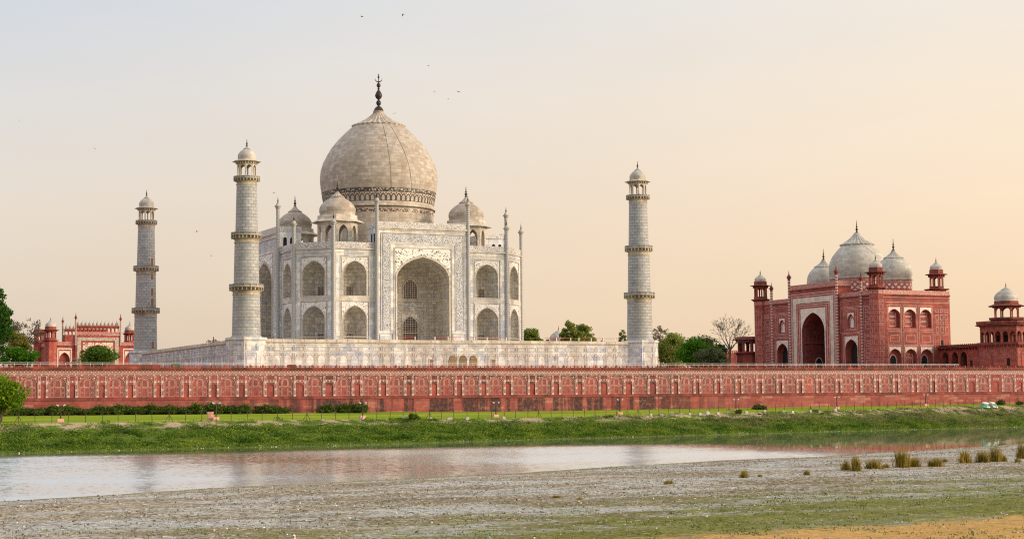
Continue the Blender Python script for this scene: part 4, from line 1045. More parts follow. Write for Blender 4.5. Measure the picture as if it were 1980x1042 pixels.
mb = MB(); mb.fbox(fp, -11, 11, PC-.15, PC+.15, -4.4, .3); mb.build('cornice', M_redd, p)
mb = MB(); mb.recess(fp, A, [(0, 1, 1), (.6, .985, .995), (1.0, .955, .99), (5, .955, .97), (8, .95, .88)], 0)
mb.fbox(fp, -4.9, 4.9, 1.7, 2.1, -8, -7.8)
for u in (-4, -2.6, 2.6, 4):
    for z0, z1 in ((-5, -3), (-2.6, -1), (-.6, 1.3)): mb.outline(fp, u-.55, u+.55, z0, z1, .06, -8, -7.95)
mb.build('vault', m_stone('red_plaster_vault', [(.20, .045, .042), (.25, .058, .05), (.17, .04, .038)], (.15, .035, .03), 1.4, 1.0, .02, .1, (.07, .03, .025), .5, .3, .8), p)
fj = Fr(fp.p(-4.98, 0, 0), fp.u); D_ = (5.0, 1.0, MZ0, -3.9, -2.3); mb = MB(); mb.add([fj.p(u, .03, z) for u, z in [(D_[0]-1.0, MZ0+.02), (D_[0]+1.0, MZ0+.02)]+list(reversed(arch(*D_)))]); dd = mb.build('doorway', M_dark, p); mb = MB(); mb.archstrip(fj, D_, .22, 0, .08); mb.build('frame', M_white, dd)
mb = MB(); mb.fbox(fj, .6, 7.5, 1.6, 1.95, 0, .2)
for i in range(5):
    u = 1.5+i*1.25
    for z0, z1 in ((-5.6, -4.2), (-3.8, -2.4), (-2.0, -.6), (-.3, 1.2)):
        if abs(u-5) > 1.3 or z0 > -2.2: mb.outline(fj, u-.42, u+.42, z0, z1, .05, 0, .03)
    mb.archstrip(fj, (u, .42, 2.1, 3.6, 4.1), .06, 0, .05)
mb.build('panelling', M_redpan, p)
mb = MB(); mb.spandrel(fp, A, .5, 10.75, .05); mb.build('spandrel', M_spandm, p)
mb = MB()
for sx in (-1, 1): mb.fbox(fp, *sorted((sx*7.75, sx*9.25)), -4.6, 13.7, 0, .07)
mb.fbox(fp, -7.75, 7.75, 12.2, 13.7, 0, .07); mb.build('marble_band', m_stone('marble_band', [(.50, .48, .45), (.64, .57, .47), (.68, .61, .51), (.58, .50, .40)], (.45, .38, .32), 1.5, .9, .02, .1, (.36, .28, .2), .3, .2), p)
mb = MB(); mb.archstrip(fp, A, .34, 0, .12)
for w0, z0, z1 in ((10.0, MZ0+.4, 14.8), (9.6, -5.0, 14.2), (7.25, -5.0, 11.85), (6.3, MZ0+.4, 11.3)):
    for sx in (-1, 1): mb.fbox(fp, *sorted((sx*w0, sx*(w0+.13))), z0, z1, 0, .06)
    mb.fbox(fp, -w0, w0, z1-.13, z1, 0, .06)
mb.build('frame', M_white, p)
# corner towers with kiosks, pinnacles
for cx, cy, full in ((123.1, -26.5, 1), (123.1, 26.5, 1), (143.2, -25.0, 0), (143.2, 25.0, 0)):
    c = (cx, cy, 0); k = 1/math.cos(PI/8)
    if full:
        mb = MB(); mb.lathe(c, [(1.72*k, MZ0), (1.72*k, MP)], 8, PI/8, False); tw = mb.build('corner_tower', M_red, mo)
        mb = MB(); mp_ = MB()
        for q in range(8):
            a = 2*PI*q/8; fr = Fr((cx+1.72*math.cos(a), cy+1.72*math.sin(a), 0), (math.cos(a), math.sin(a), 0))
            zz = MZ0+.6; j = 0
            while zz < 11.6:
                h = (1.35, .62)[j % 2]; mb.outline(fr, -.48, .48, zz, zz+h, .06, 0, .04); zz += h+.48; j += 1
            mp_.fbox(fr, -.66, .66, MC+.15, MP-.05, 0, .07)
        mb.build('inlay_and_shade_line', M_wline, tw); mp_.build('parapet', M_redpara, tw)
    zb = MP
    mb = MB(); rr = 2.55 if full else 3.1
    mb.lathe(c, [(1.72*k, zb-.1), (1.8*k, zb+.1), (rr*k, zb+.45), (rr*k, zb+.6), (.02, zb+.62)], 8, PI/8, False)
    for q in range(16):
        a = 2*PI*q/16; mb.box((cx+2.0*math.cos(a), cy+2.0*math.sin(a), zb+.2), (.3, .08, .2), 0, a)
    mb.lathe(c, [(1.75*k, zb+.6), (1.75*k, zb+1.3), (0.02, zb+1.32)], 8, PI/8, False); mb.build('corner_balcony', M_redd, mo)
    kiosk((cx, cy, zb+1.25), mo, 1.68, 2.6, 3.15, 3.05, 2.7, 4.35, 1.62, 1.6, .4, 1.35, .46, .7, .9, KM, th=.25)
for uy in (-10.9, 10.9):
    pinnacle((XM-.75, uy), MZ0, 19.0, .36, mo, M_chevr, M_redd, 1.3)
for uy in (-20.6, 20.6): pinnacle((XM-.1, uy), MZ0, 16.6, .34, mo, M_chevr, M_redd, 1.2)
for cy, Rd, zt in ((0, 7.66, 1), (-15.7, 4.72, 0), (15.7, 4.72, 0)):
    c = (136.9, cy, 0); b = zt
    rdr = Rd*.965
    zd0, zd1 = MC, (18.6 if b else 17.2)
    mb = MB(); mb.lathe(c, [(rdr, zd0), (rdr, zd1)], 64); d = mb.build('drum', M_red, mo)
    mb = MB(); mb.lathe(c, [(rdr+.03, zd1-3.3 if b else zd1-2.3), (rdr+.03, zd1-.85)], 64, uvR=rdr); mb.build('tile_band', M_drumtile, d)
    mb = MB(); mb.lathe(c, [(rdr+.04, zd1-.8), (rdr+.04, zd1-.05)], 64, uvR=rdr); mb.build('floral_band', M_redpara, d)
    mb = MB(); mb.lathe(c, [(rdr, zd1-.05), (rdr+.22, zd1+.1), (rdr+.26, zd1+.35), (rdr+.05, zd1+.5)], 64, flute=lambda a, q, z: 1+.006*math.sin(a*60)); mb.build('petal_moulding', M_mdome, d)
    zb = zd1+.45
    if b: pr = [(7.45, 0), (7.60, .5), (7.67, 1.6), (7.66, 2.6), (7.38, 4.4), (6.75, 5.7), (5.98, 6.75), (5.05, 7.85), (4.15, 8.8)]; lh, lr, fh, r1 = 3.4, 4.2, 3.55, .55
    else: pr = [(4.55, 0), (4.68, .5), (4.72, 1.3), (4.66, 2.1), (4.42, 3.1), (3.95, 4.0), (3.3, 4.75), (2.75, 5.2), (2.4, 5.45)]; lh, lr, fh, r1 = 2.1, 2.42, 3.3, .42
    mb = MB(); mb.lathe((136.9, cy, zb), pr, 72, uvR=Rd); dm = mb.build('dome', M_mdome, mo)
    lotus((136.9, cy, zb+pr[-1][1]), lr, lh, r1, dm, M_mdome, 22); finial((136.9, cy, zb+pr[-1][1]+lh), fh, fh*.075, dm)

# ================================================================== SIDE GALLERY AND RIVER TOWER
ga = thing('arcade_gallery', 'low red arcade gallery linking the mosque to the river tower', 'gallery', (146, -40, TZ))
# runs from the mosque corner to the tower
gfr = Fr((139.6, -30.0, 0), (-.93, -.36, 0)); 
P0 = Vector((141.5, -27.2, 0)); P1 = Vector((141.2, -43.5, 0))
gn = Vector((-1, 0, 0)); gfr = Fr((142.0, -35.5, 0), gn)
mb = MB()
us = [-6.0, -2.6, .8]
L = [-8.4, -4.3, -.9, 2.5]
for i, u in enumerate((-6.35, -2.6, .8)): mb.cell(gfr, L[i], L[i+1], TZ, -.4, (u, 1.25, TZ, -3.3, -1.7))
mb.rect(gfr, 2.5, 8.4, TZ, -.4); mb.add([gfr.p(-8.4, 0, -.4), gfr.p(8.4, 0, -.4), gfr.p(8.4, -6, -.4), gfr.p(-8.4, -6, -.4)])
mb.rect(gfr, -8.4, 8.4, TZ, -.4, -5.8); mb.build('wall', M_red, ga)
for u in (-6.35, -2.6, .8):
    A = (u, 1.25, TZ, -3.3, -1.7); mb = MB(); mb.recess(gfr, A, [(0, 1, 1), (2.8, 1, 1)]); a_ = mb.build('arch', M_redd, ga)
    mb = MB(); mb.fbox(gfr, u-.2, u+.6, TZ, -4.0, -2.75, -2.7); mb.build('doorway', M_dark, a_)
mb = MB(); mb.fbox(gfr, -8.6, 8.6, -.75, -.55, -.2, .9); mb.fbox(gfr, -8.6, 8.6, -.4, .05, -.3, .25)
for i in range(15): mb.fbox(gfr, -8+i*1.15-.1, -8+i*1.15+.1, -1.25, -.75, 0, .55)
for i in range(22): mb.fbox(gfr, -8.4+i*.8-.09, -8.4+i*.8+.09, .05, .2, -.1, .1)
mb.build('eave', M_redd, ga)
mb = MB(); mb.fbox(gfr, 3.3, 4.1, TZ, -4.0, 0, .05); mb.build('door', M_dark, ga)
mb = MB()
for u in (3.0, 5.2, 6.9):
    for z0, z1 in ((-3.6, -1.7), (-6, -3.9)):
        if not (u == 3.0 and z1 < -3.8): mb.outline(gfr, u-.7, u+.7, z0, z1, .07, 0, .03)
mb.build('inlay_and_shade_line', M_redpara, ga)

tw = thing('river_tower', 'octagonal red tower with open gallery and small white dome by the river wall', 'tower', (146, -48, TZ))
tc_ = (146.0, -48.0, 0); TR = 6.6; k8 = 1/math.cos(PI/8)
TB = -.35     # upper gallery floor
mb = MB(); mb.lathe(tc_, [(TR*k8, -16), (TR*k8, TB)], 8, PI/8, False); mb.build('wall', M_red, tw)
def ringbal(z, r0, r1, name, parent, zr=.75):
    mb = MB(); mb.lathe(tc_, [(r0*k8, z-.7), (r0*k8+.05, z-.5), (r1*k8, z-.1), (r1*k8, z+zr), ((r1-.2)*k8, z+zr), ((r1-.2)*k8, z), (.02, z)], 8, PI/8, False)
    for q in range(8):
        a = 2*PI*q/8; fr = Fr((tc_[0]+r0*math.cos(a), tc_[1]+r0*math.sin(a), 0), (math.cos(a), math.sin(a), 0)); s2 = r0*math.tan(PI/8)
        for i in range(6): u = -s2+(i+.5)*2*s2/6; mb.fbox(fr, u-.1, u+.1, z-.95, z-.25, -.2, (r1-r0)*.8)
    return mb.build(name, M_redd, parent)
ringbal(-6.2, TR, TR+.5, 'balcony', tw, .5)
ringbal(TB, TR, TR+.45, 'balcony', tw, .42)
mb = MB(); mi_ = MB(); TG = TR-.35
s2 = TG*math.tan(PI/8)
for q in range(8):
    a = 2*PI*q/8; nv = (math.cos(a), math.sin(a), 0); fr = Fr((tc_[0]+TG*nv[0], tc_[1]+TG*nv[1], 0), nv)
    w = 2*s2/3
    for i in range(3):
        u = -s2+(i+.5)*w; A = (u, w*.37, TB+.05, 1.9, 2.75); mb.cell(fr, u-w/2, u+w/2, TB, 4.3, A); mb.recess(fr, A, [(0, 1, 1), (.4, 1, 1)], cap=False)
        mi_.outline(fr, u-.6, u+.6, 3.05, 3.5, .06, 0, .04)
    f2 = Fr((tc_[0]+TR*nv[0], tc_[1]+TR*nv[1], 0), nv)
    for i in range(4):
        for z0, z1 in ((-4.2, -2.8), (-2.4, -1.3)): u = -2.05+i*1.37; mi_.outline(f2, u-.5, u+.5, z0, z1, .06, 0, .035)
    mi_.archstrip(f2, (0, .8, -4.0, -3.4, -2.9), .07, 0, .05)
mb.lathe(tc_, [(2.9*k8, TB), (2.9*k8, 4.3)], 8, PI/8, False); mb.lathe(tc_, [(.02, 4.25), (TG*k8, 4.25)], 8, PI/8, False)
mb.build('upper_gallery', M_red, tw); mi_.build('inlay_and_shade_line', M_redpara, tw)
eave(tc_, TG-.1, TR+.75, 4.75, 4.25, tw, M_redd)
mb = MB(); mb.lathe(tc_, [((TR+.5)*k8, 4.6), ((TR+.5)*k8, 5.25), ((TR+.3)*k8, 5.25), ((TR+.3)*k8, 4.9), (.02, 4.9)], 8, PI/8, False); mb.lathe(tc_, [(3.3*k8, 4.9), (3.3*k8, 5.35), (4.1*k8, 5.7), (4.1*k8, 6.2), (3.9*k8, 6.2), (3.9*k8, 5.9), (.02, 5.9)], 8, PI/8, False)
mb.build('roof_parapet', M_redd, tw)
kiosk((146, -48, 6.0), tw, 2.85, 2.85, 3.35, 2.95, 4.25, 4.25, 2.9, 2.85, .7, 1.25, .98, .62, .95, (M_red, M_redd, M_mdome, M_finial), th=.35)
fS = Fr((146+(-.0)*TR, -48-TR, 0), (0, -1, 0))
mb = MB(); mb.archstrip(fS, (0, 1.55, -6.0, -3.2, -1.7), .12, 0, .09)
mb.lattice(fS, -1.5, 1.5, -6.0, -1.75, 3, 4, .10, .03, (0, 1.5, -6, -3.2, -1.75), 0, 0); mb.build('window', [M_red, M_white], tw)
a = 5*PI/4; fD = Fr((146+TR*math.cos(a), -48+TR*math.sin(a), 0), (math.cos(a), math.sin(a), 0))
mb = MB(); mb.fbox(fD, .2, .95, -6.1, -3.8, 0, .05); mb.build('door', M_dark, tw)
for q in (4, 5, 6):
    a = 2*PI*q/8; f2 = Fr((146+2.9*math.cos(a), -48+2.9*math.sin(a), 0), (math.cos(a), math.sin(a), 0))
    mb = MB(); mb.fbox(f2, -.55, .55, TB+.05, 1.9, 0, .05); mb.build('inner_door', M_dark, tw)

# small pavilion and crenellated wall left of the mosque
pv = thing('corner_pavilion', 'small red two storey pavilion half hidden behind the mosque', 'pavilion', (124, 34, TZ))
c = (124.0, 34.0, 0)
mb = MB(); mb.lathe(c, [(3.4*k8, TZ), (3.4*k8, .1)], 8, PI/8, False); mb.build('wall', M_redd, pv)
mb = MB(); arcade8(mb, (124, 34, .1), 3.2, 0, 3.7, .8, 2.1, 2.8, .4); mb.build('upper_gallery', M_redd, pv)
eave(c, 3.2, 4.9, 4.0, 3.6, pv, M_redd); mb = MB(); mb.lathe(c, [(3.9*k8, 3.8), (3.9*k8, 4.4), (.02, 4.4)], 8, PI/8, False); mb.build('roof', M_red, pv)
eave(c, 3.4, 4.3, .2, -.2, pv, M_redd, name='lower_eave')
cw = thing('crenellated_wall', 'low red wall with pale crenels behind the bare tree', 'wall', (133, 55, TZ))
mb = MB(); mb.box((133, 56, -2.9), (5, .5, 3.4), 0, 0); mb.build('wall', M_redd, cw)
mb = MB()
for i in range(14): mb.box((128.6+i*.67, 56, .95), (.22, .45, .42), 0, 0)
mb.build('crenels', M_redpara, cw)

# ================================================================== GATEWAY (far)
gt = thing('gateway', 'distant red gateway with a row of small white domes along its top', 'gateway', (0, 335, TZ))
GY = 332.0; frG = Fr((0, GY, 0), (0, -1, 0))
mb = MB(); 
GD = 27.0; frGe = Fr((-18.6, GY+GD/2, 0), (-1, 0, 0))
for s_ in (-1, 1):
    a, b = sorted((s_*9.1, s_*18.6)); mb.cell(frG, a, b, TZ, 11.0, (s_*13.3, 2.0, TZ, 5.2, 8.2))
mb.rect(frGe, -GD/2, GD/2, TZ, 11.0); mb.rect(Fr((18.6, GY+GD/2, 0), (1, 0, 0)), -GD/2, GD/2, TZ, 11.0); mb.rect(Fr((0, GY+GD, 0), (0, 1, 0)), -18.6, 18.6, TZ, 11.0)
mb.add([(-18.6, GY, 11), (18.6, GY, 11), (18.6, GY+GD, 11), (-18.6, GY+GD, 11)]); mb.build('wall', M_red, gt)
mb = MB()
for fr, a, b in ((frG, -18.6, -9.1), (frG, 9.1, 18.6), (frGe, -GD/2, GD/2)): mb.fbox(fr, a, b, 11.1, 12.6, -.4, .1)
mb.build('parapet', M_redpara, gt)
mb = MB()
for fr, a, b in ((frG, -18.6, -9.1), (frG, 9.1, 18.6), (frGe, -GD/2, GD/2)): mb.fbox(fr, a, b, 10.8, 11.1, -.2, .35)
mb.build('cornice', M_redd, gt)
for s_ in (-1, 1):
    A = (s_*13.3, 2.0, TZ, 5.2, 8.2); mb = MB(); mb.recess(frG, A, [(0, 1, 1), (1.2, .93, .96)]); nc = mb.build('niche', M_redpan, gt)
    mb = MB(); mb.spandrel(frG, A, .15, 8.9, .05); mb.build('spandrel', M_spandm, nc)
    mb = MB(); mb.fbox(frG, s_*13.3-2.9, s_*13.3-2.45, TZ, 10.0, 0, .08); mb.fbox(frG, s_*13.3+2.45, s_*13.3+2.9, TZ, 10.0, 0, .08); mb.fbox(frG, s_*13.3-2.45, s_*13.3+2.45, 9.5, 10.0, 0, .08); mb.build('frame', M_white, nc)
    mb = MB(); mb.fbox(frG, s_*13.3-.1, s_*13.3+.8, 3.4, 4.7, -1.2, -1.1); mb.build('window', M_dark, nc)
mb = MB()
mb.fbox(frGe, 3, 8, TZ, 10, 0, .08); mb.build('marble_panel', M_white, gt)
fg = Fr((0, GY-.9, 0), (0, -1, 0)); A = (0, 5.4, TZ, 6.6, 11.2)
mb = MB(); mb.cell(fg, -9.1, 9.1, TZ, 15.4, A); 
for sx in (-9.1, 9.1): mb.add([fg.p(sx, 0, TZ), fg.p(sx, -6, TZ), fg.p(sx, -6, 15.4), fg.p(sx, 0, 15.4)])
mb.rect(fg, -9.1, 9.1, 11, 15.4, -6); mb.add([fg.p(-9.1, 0, 15.4), fg.p(9.1, 0, 15.4), fg.p(9.1, -6, 15.4), fg.p(-9.1, -6, 15.4)])
p = mb.build('portal', M_red, gt)
mb = MB(); mb.recess(fg, A, [(0, 1, 1), (5, .97, .97)]); mb.build('vault', M_redd, p)
mb = MB(); mb.spandrel(fg, A, .7, 12.3, .05); mb.build('spandrel', m_inlay('floral_inlay_gate', .9, (.66, .58, .46), (.30, .10, .04), (.24, .05, .03), .30, .04), p)
mb = MB()
for sx in (-1, 1): mb.fbox(fg, *sorted((sx*6.9, sx*8.4)), TZ, 14.4, 0, .08)
mb.fbox(fg, -6.9, 6.9, 13.1, 14.4, 0, .08); mb.build('inscription_band', m_inlay('inscription_gate', 2.0, (.50, .45, .36), (.22, .20, .18), (.24, .22, .20), .25, .05), p)
mb = MB(); mb.fbox(fg, -9.1, 9.1, 15.6, 16.7, -.4, .1); mb.build('parapet', M_redpara, p)
def domelets(y, zb, n, sp, x0, zd, parent):
    mb = MB(); w = n*sp
    fr = Fr((0, y, 0), (0, -1, 0)); fk = Fr((0, y+1.8, 0), (0, -1, 0))
    for i in range(n):
        u = x0+(i+.5)*sp; A = (u, sp*.40, zb, zb+1.15, zb+1.6)
        mb.cell(fr, u-sp/2, u+sp/2, zb, zd-.35, A); mb.recess(fr, A, [(0, 1, 1), (.25, 1, 1)], cap=False); mb.cell(fk, u-sp/2, u+sp/2, zb, zd-.35, A)
    mb.fbox(fr, x0-.3, x0+w+.3, zd-.55, zd-.40, -2.0, .6, back=True); mb.fbox(fr, x0, x0+w, zd-.35, zd, -1.9, .1, back=True)
    k = mb.build('roof_gallery', M_red, parent)
    for i in range(n):
        mb = MB(); c = (x0+(i+.5)*sp, y+.9, zd)
        mb.lathe(c, [(sp*.42, 0), (sp*.45, .25), (sp*.45, .55), (sp*.38, .95), (sp*.24, 1.3), (sp*.10, 1.55), (.07, 1.75), (.05, 2.5), (0, 2.6)], 14); mb.build('domelet', M_mdome, k)
domelets(GY-.6, 16.7, 11, 1.56, -8.6, 19.3, gt); domelets(GY+GD-1.5, 16.4, 11, 1.56, -8.6, 19.0, gt)
mb = MB(); mb.box((0, GY+GD-1.5, 13.7), (9.1, 2.6, 2.7)); mb.build('rear_portal', M_red, gt)
for x, y, z in ((-9.1, GY-1, 21.8), (9.1, GY-1, 21.5), (-9.1, GY+GD+1.2, 21.6)): pinnacle((x, y), 11, z, .34, gt, M_chevr, M_redd, 1.6)
for x, y in ((-18.9, GY+.3), (18.9, GY+.3), (-18.9, GY+GD-.3), (18.9, GY+GD-.3)):
    c = (x, y, 0); mb = MB(); mb.lathe(c, [(2.3*k8, TZ), (2.3*k8, 12.6)], 8, PI/8, False); cg = mb.build('corner_tower', M_red, gt)
    mb = MB()
    for q in range(8):
        a = 2*PI*q/8; fr = Fr((x+2.3*math.cos(a), y+2.3*math.sin(a), 0), (math.cos(a), math.sin(a), 0))
        for j in range(8): mb.outline(fr, -.65, .65, -4.5+j*1.9, -3.1+j*1.9, .06, 0, .04)
    mb.build('inlay_and_shade_line', M_redpara, cg)
    mb = MB(); mb.lathe(c, [(2.3*k8, 12.5), (3.1*k8, 13.1), (3.1*k8, 13.3), (.02, 13.3)], 8, PI/8, False); mb.lathe(c, [(2.25*k8, 13.3), (2.25*k8, 14.2), (.02, 14.2)], 8, PI/8, False); mb.build('corner_balcony', M_redd, gt)
    kiosk((x, y, 14.2), gt, 2.15, 2.6, 3.2, 3.05, 3.3, 4.5, 2.1, 2.1, .5, 1.5, .55, .7, .92, KM, th=.3)
# far domed pavilion right of the tomb
fp_ = thing('domed_pavilion', 'far grey domed pavilion seen between trees behind the platform', 'pavilion', (189.8, 290, TZ))
c = (189.8, 290, 0); mb = MB(); mb.lathe(c, [(4.2*k8, TZ), (4.2*k8, 12.6)], 8, PI/8, False); mb.build('wall', M_redd, fp_)
mb = MB(); mb.lathe((189.8, 290, 12.6), dome_prof(3.9, 4.3, .96, .3), 32); dm = mb.build('dome', M_mdome, fp_); lotus((189.8, 290, 16.9), 1.2, .7, .2, dm, M_mdome, 12); finial((189.8, 290, 17.6), 2.0, .18, dm)

# ================================================================== VEGETATION
def limb(mb, p, d, L, r, rng, lev, tips, spread=.6, nb=3, upw=.15, minr=.03):
    pts = [Vector(p)]; dd = Vector(d).normalized(); rad = [r]
    for i in range(3):
        dd = (dd+Vector((rng.gauss(0, .14), rng.gauss(0, .14), rng.gauss(0, .10)+upw*.3))).normalized()
        pts.append(pts[-1]+dd*L/3); rad.append(max(minr*.5, r*(1-.15*(i+1))))
    mb.tube(pts, rad, 6 if r > .12 else 4, cap=False)
    if lev == 0: tips.append((pts[-1], dd)); return
    for k in range(nb):
        ax = Vector((rng.gauss(0, 1), rng.gauss(0, 1), rng.gauss(0, .6)))
        nd = (dd+ax.normalized()*spread*rng.uniform(.7, 1.3)+Vector((0, 0, upw))).normalized()
        limb(mb, pts[-1 if k < 2 else rng.choice((1, 2))], nd, L*rng.uniform(.62, .85), max(minr, rad[-1]*rng.uniform(.55, .75)), rng, lev-1, tips, spread, nb, upw, minr)
def tree(name, label, x, y, zb, H, hw, leaf, seed, crown0=.3, nleaf=4000, lsz=.5, ncl=40, clr=.33, sx=1.0, cat='tree', group=None, density=1.0, trunk=True, taper=0.0, dy=None):
    """crown of leaf clumps in an ellipsoid from crown0*H to H, half width hw"""
    rng = np.random.default_rng(seed); pr = random.Random(seed)
    root = thing(name, label, cat, (x, y, zb), group)
    zc = zb+H*(crown0+1)/2; hz_ = H*(1-crown0)/2
    cl = []
    while len(cl) < ncl:
        q = rng.normal(size=3); q /= np.linalg.norm(q); rr = rng.uniform(.35, 1)**.6*(1-clr*.6)
        q = q*rr
        w = hw*(1-taper*(q[2]*.5+.5))
        cl.append((x+q[0]*w, y+q[1]*(dy or w), zc+q[2]*hz_*1.0, rng.uniform(.55, 1.25)*clr*min(hw, hz_*1.4)*(1-taper*.5*(q[2]*.5+.5))))
    cl = np.array(cl)
    if trunk:
        mb = MB(); mb.tube([(x, y, zb-.3), (x+.02*H, y, zb+H*crown0*.6), (x, y, zb+H*crown0+hz_*.5), (x-.02*H, y, zb+H*crown0+hz_*1.1)], [H*.022+.05, H*.017+.04, H*.012+.03, .04], 8)
        for k in range(min(12, ncl)):
            q = cl[k]; st = Vector((x, y, zb+H*crown0*pr.uniform(.7, 1.4)+.2)); e = Vector(q[:3])
            mid_ = (st+e)/2+Vector((0, 0, -.05*H)); mb.tube([st, mid_, e], [H*.009+.03, H*.006+.02, .02], 5, cap=False)
        mb.build('trunk', M_bark, root)
    per = rng.multinomial(nleaf, cl[:, 3]**2/np.sum(cl[:, 3]**2))
    C = np.concatenate([q[:3]+(lambda g: g/np.linalg.norm(g, axis=1)[:, None]*(rng.uniform(0, 1, (k, 1))**.45))(rng.normal(size=(k, 3)))*q[3]*np.array([1, 1, .75]) for q, k in zip(cl, per) if k > 0])
    C[:, 2] = np.maximum(C[:, 2], zb+.05)
    leafmesh('crown', C, lsz, leaf, rng, root)
    return root
GT = TZ
tree('tree', 'leafy green tree with short trunk on the lawn at the left edge', -101.6, -107.5, -16.05, 7.5, 4.3, L_lime, 1, .16, 9000, .38, 70, .30)
tree('conifer_tree', 'tall dense dark green tree rising above the left end of the wall', -89.3, -15, GT, 18.9, 4.4, L_dark, 2, .12, 14000, .50, 110, .32, taper=.62)
tree('tree', 'bright green rounded tree beside the distant red gateway', -85.5, -20, GT, 5.3, 5.0, L_bright, 3, .1, 5500, .42, 50, .30)
tree('tree', 'yellow green tree behind the bright rounded tree at far left', -79.8, 20, GT, 10.3, 3.4, L_yel, 4, .3, 3600, .42, 36, .32)
tree('tree', 'sparse brown leaved tree with open branches near the distant gateway', -73.5, 50, GT, 15.3, 5.2, L_brown, 5, .42, 1700, .42, 55, .20)
tree('tree', 'dark round crowned tree standing before the gateway arch', -35.4, 150, GT, 11.4, 6.4, L_mid, 6, .25, 7000, .6, 55, .34)
tree('shrub', 'thin greyish scrub left of the dark round tree', -44.3, 140, GT, 8.0, 1.7, L_brown, 7, .4, 500, .35, 18, .35)
tree('tree', 'bare looking treetop just above the left platform parapet', -7.9, 120, GT, 12.6, 2.3, L_brown, 8, .72, 500, .32, 24, .28)
tree('tree', 'airy green tree close to the right corner of the tomb', 68.0, 60, GT, 14.8, 3.7, L_olive, 9, .20, 11000, .42, 110, .25)
tree('shrub', 'low dark shrub beside the airy tree behind the platform', 71.6, 60, GT, 12.2, 2.2, L_mid, 10, .4, 3000, .4, 34, .3)
tree('tree', 'tall green tree directly right of the far grey dome', 85.5, 70, GT, 17.6, 3.6, L_olive, 11, .2, 16000, .42, 130, .24)
tree('tree', 'wide green tree sloping down right of the tall one behind the platform', 99.8, 90, GT, 17.6, 5.0, L_olive, 12, .2, 16000, .42, 130, .25, taper=.3)
tree('shrub', 'small pale shrub at the end of the trees behind the platform', 100.8, 80, GT, 12.5, 1.4, L_brown, 13, .6, 600, .35, 12, .35)
tree('tree', 'thin small tree touching the left side of the right tower', 97.2, 60, GT, 14.2, 1.6, L_olive, 14, .3, 3600, .34, 60, .28)
tree('tree', 'muted olive tree with a wispy top right of the platform corner', 113.7, 60, GT, 13.8, 6.2, L_olive, 15, .05, 9500, .5, 80, .30, dy=4)
tree('tree', 'bright fresh green tree in the clump right of the platform', 90.8, 8, GT, 9.4, 6.4, L_bright, 16, .1, 8000, .45, 60, .30, dy=4)
tree('tree', 'dark green broad tree behind the bright green one', 112.8, 40, GT, 11.6, 7.2, L_mid, 17, .1, 9500, .5, 75, .32, dy=4)
tree('tree', 'low grey green bushy tree before the bare tree', 84.9, -10, GT, 6.3, 5.8, L_grey, 18, .05, 8000, .42, 50, .30, dy=4)
tree('tree', 'dark green tree around the foot of the bare tree', 106.0, 22, GT, 9.7, 3.2, L_dark, 19, .15, 3200, .45, 30, .34)
# wispy top on the muted tree
tree('tree', 'grey sparse treetop sticking out above the muted olive tree', 118, 75, GT, 16.2, 3.4, L_brown, 20, .55, 1900, .32, 80, .17)
# bare tree
br = thing('bare_tree', 'leafless tree with spreading crown left of the mosque', 'tree', (105.6, 15, GT)); pr = random.Random(8)
mb = MB(); tips = []
mb.tube([(105.6, 15, GT-.3), (105.4, 15, -2.4), (105.7, 15, .2)], [.42, .34, .30], 8, cap=False)
for d in ((-.75, .1, .85), (.1, -.2, 1.2), (.95, .1, .75), (-.2, .3, 1.1), (.5, -.1, 1.0), (-1.1, 0, .35)): limb(mb, (105.7, 15, .1), d, 3.3, .20, pr, 3, tips, .75, 3, .10, .045)
tw_ = mb
for p, d in tips:
    for k in range(3):
        e = p+(d+Vector((pr.gauss(0, .6), pr.gauss(0, .6), pr.gauss(.1, .4)))).normalized()*pr.uniform(.5, 1.0); tw_.tube([p, e], [.035, .02], 3, cap=False)
mb.build('trunk', M_barkgrey, br)

# clipped shrubs along the foot of the wall, left part
rngs = np.random.default_rng(31)
L_hedge = m_leaf('leaf_hedge', [(.03, .06, .010), (.07, .115, .018), (.14, .19, .035)], .9)
def shrub_mesh(seed, hw=1.6, h=1.7, n=2600):
    r = np.random.default_rng(seed); C = r.normal(size=(n, 3)); C /= np.linalg.norm(C, axis=1)[:, None]; C *= r.uniform(.15, 1, (n, 1))**.45
    lump = 1+.30*np.sin(C[:, :1]*3.1+seed)*np.cos(C[:, 1:2]*4+seed)+.22*np.sin(C[:, :1]*8+C[:, 2:3]*5+seed*2)+r.exponential(.08, (n, 1))
    C = C*lump*np.array([hw, hw*.8, h*.52])+np.array([0, 0, h*.48]); C[:, 2] = np.maximum(C[:, 2], .03)
    o = leafmesh('shrub', C, .26, L_hedge, r); me = o.data; bpy.data.objects.remove(o); return me
SM = [shrub_mesh(s) for s in (1, 2, 3)]
xs = []; px = -101.0
ORD = ['first', 'second', 'third', 'fourth', 'fifth', 'sixth', 'seventh', 'eighth', 'ninth', 'tenth', 'eleventh', 'twelfth', 'thirteenth', 'fourteenth', 'fifteenth', 'sixteenth', 'seventeenth', 'eighteenth', 'nineteenth', 'twentieth', 'twenty first', 'twenty second', 'twenty third', 'twenty fourth', 'twenty fifth', 'twenty sixth']
hts = [.75, .8, .85, .85, 1.0, .8, 1.15, 1.05, .8, 1.05, 1.1, .95, 1.1, 1.0, .85, 1.15, 1.15, .95, 1.05, 1.05, .8]
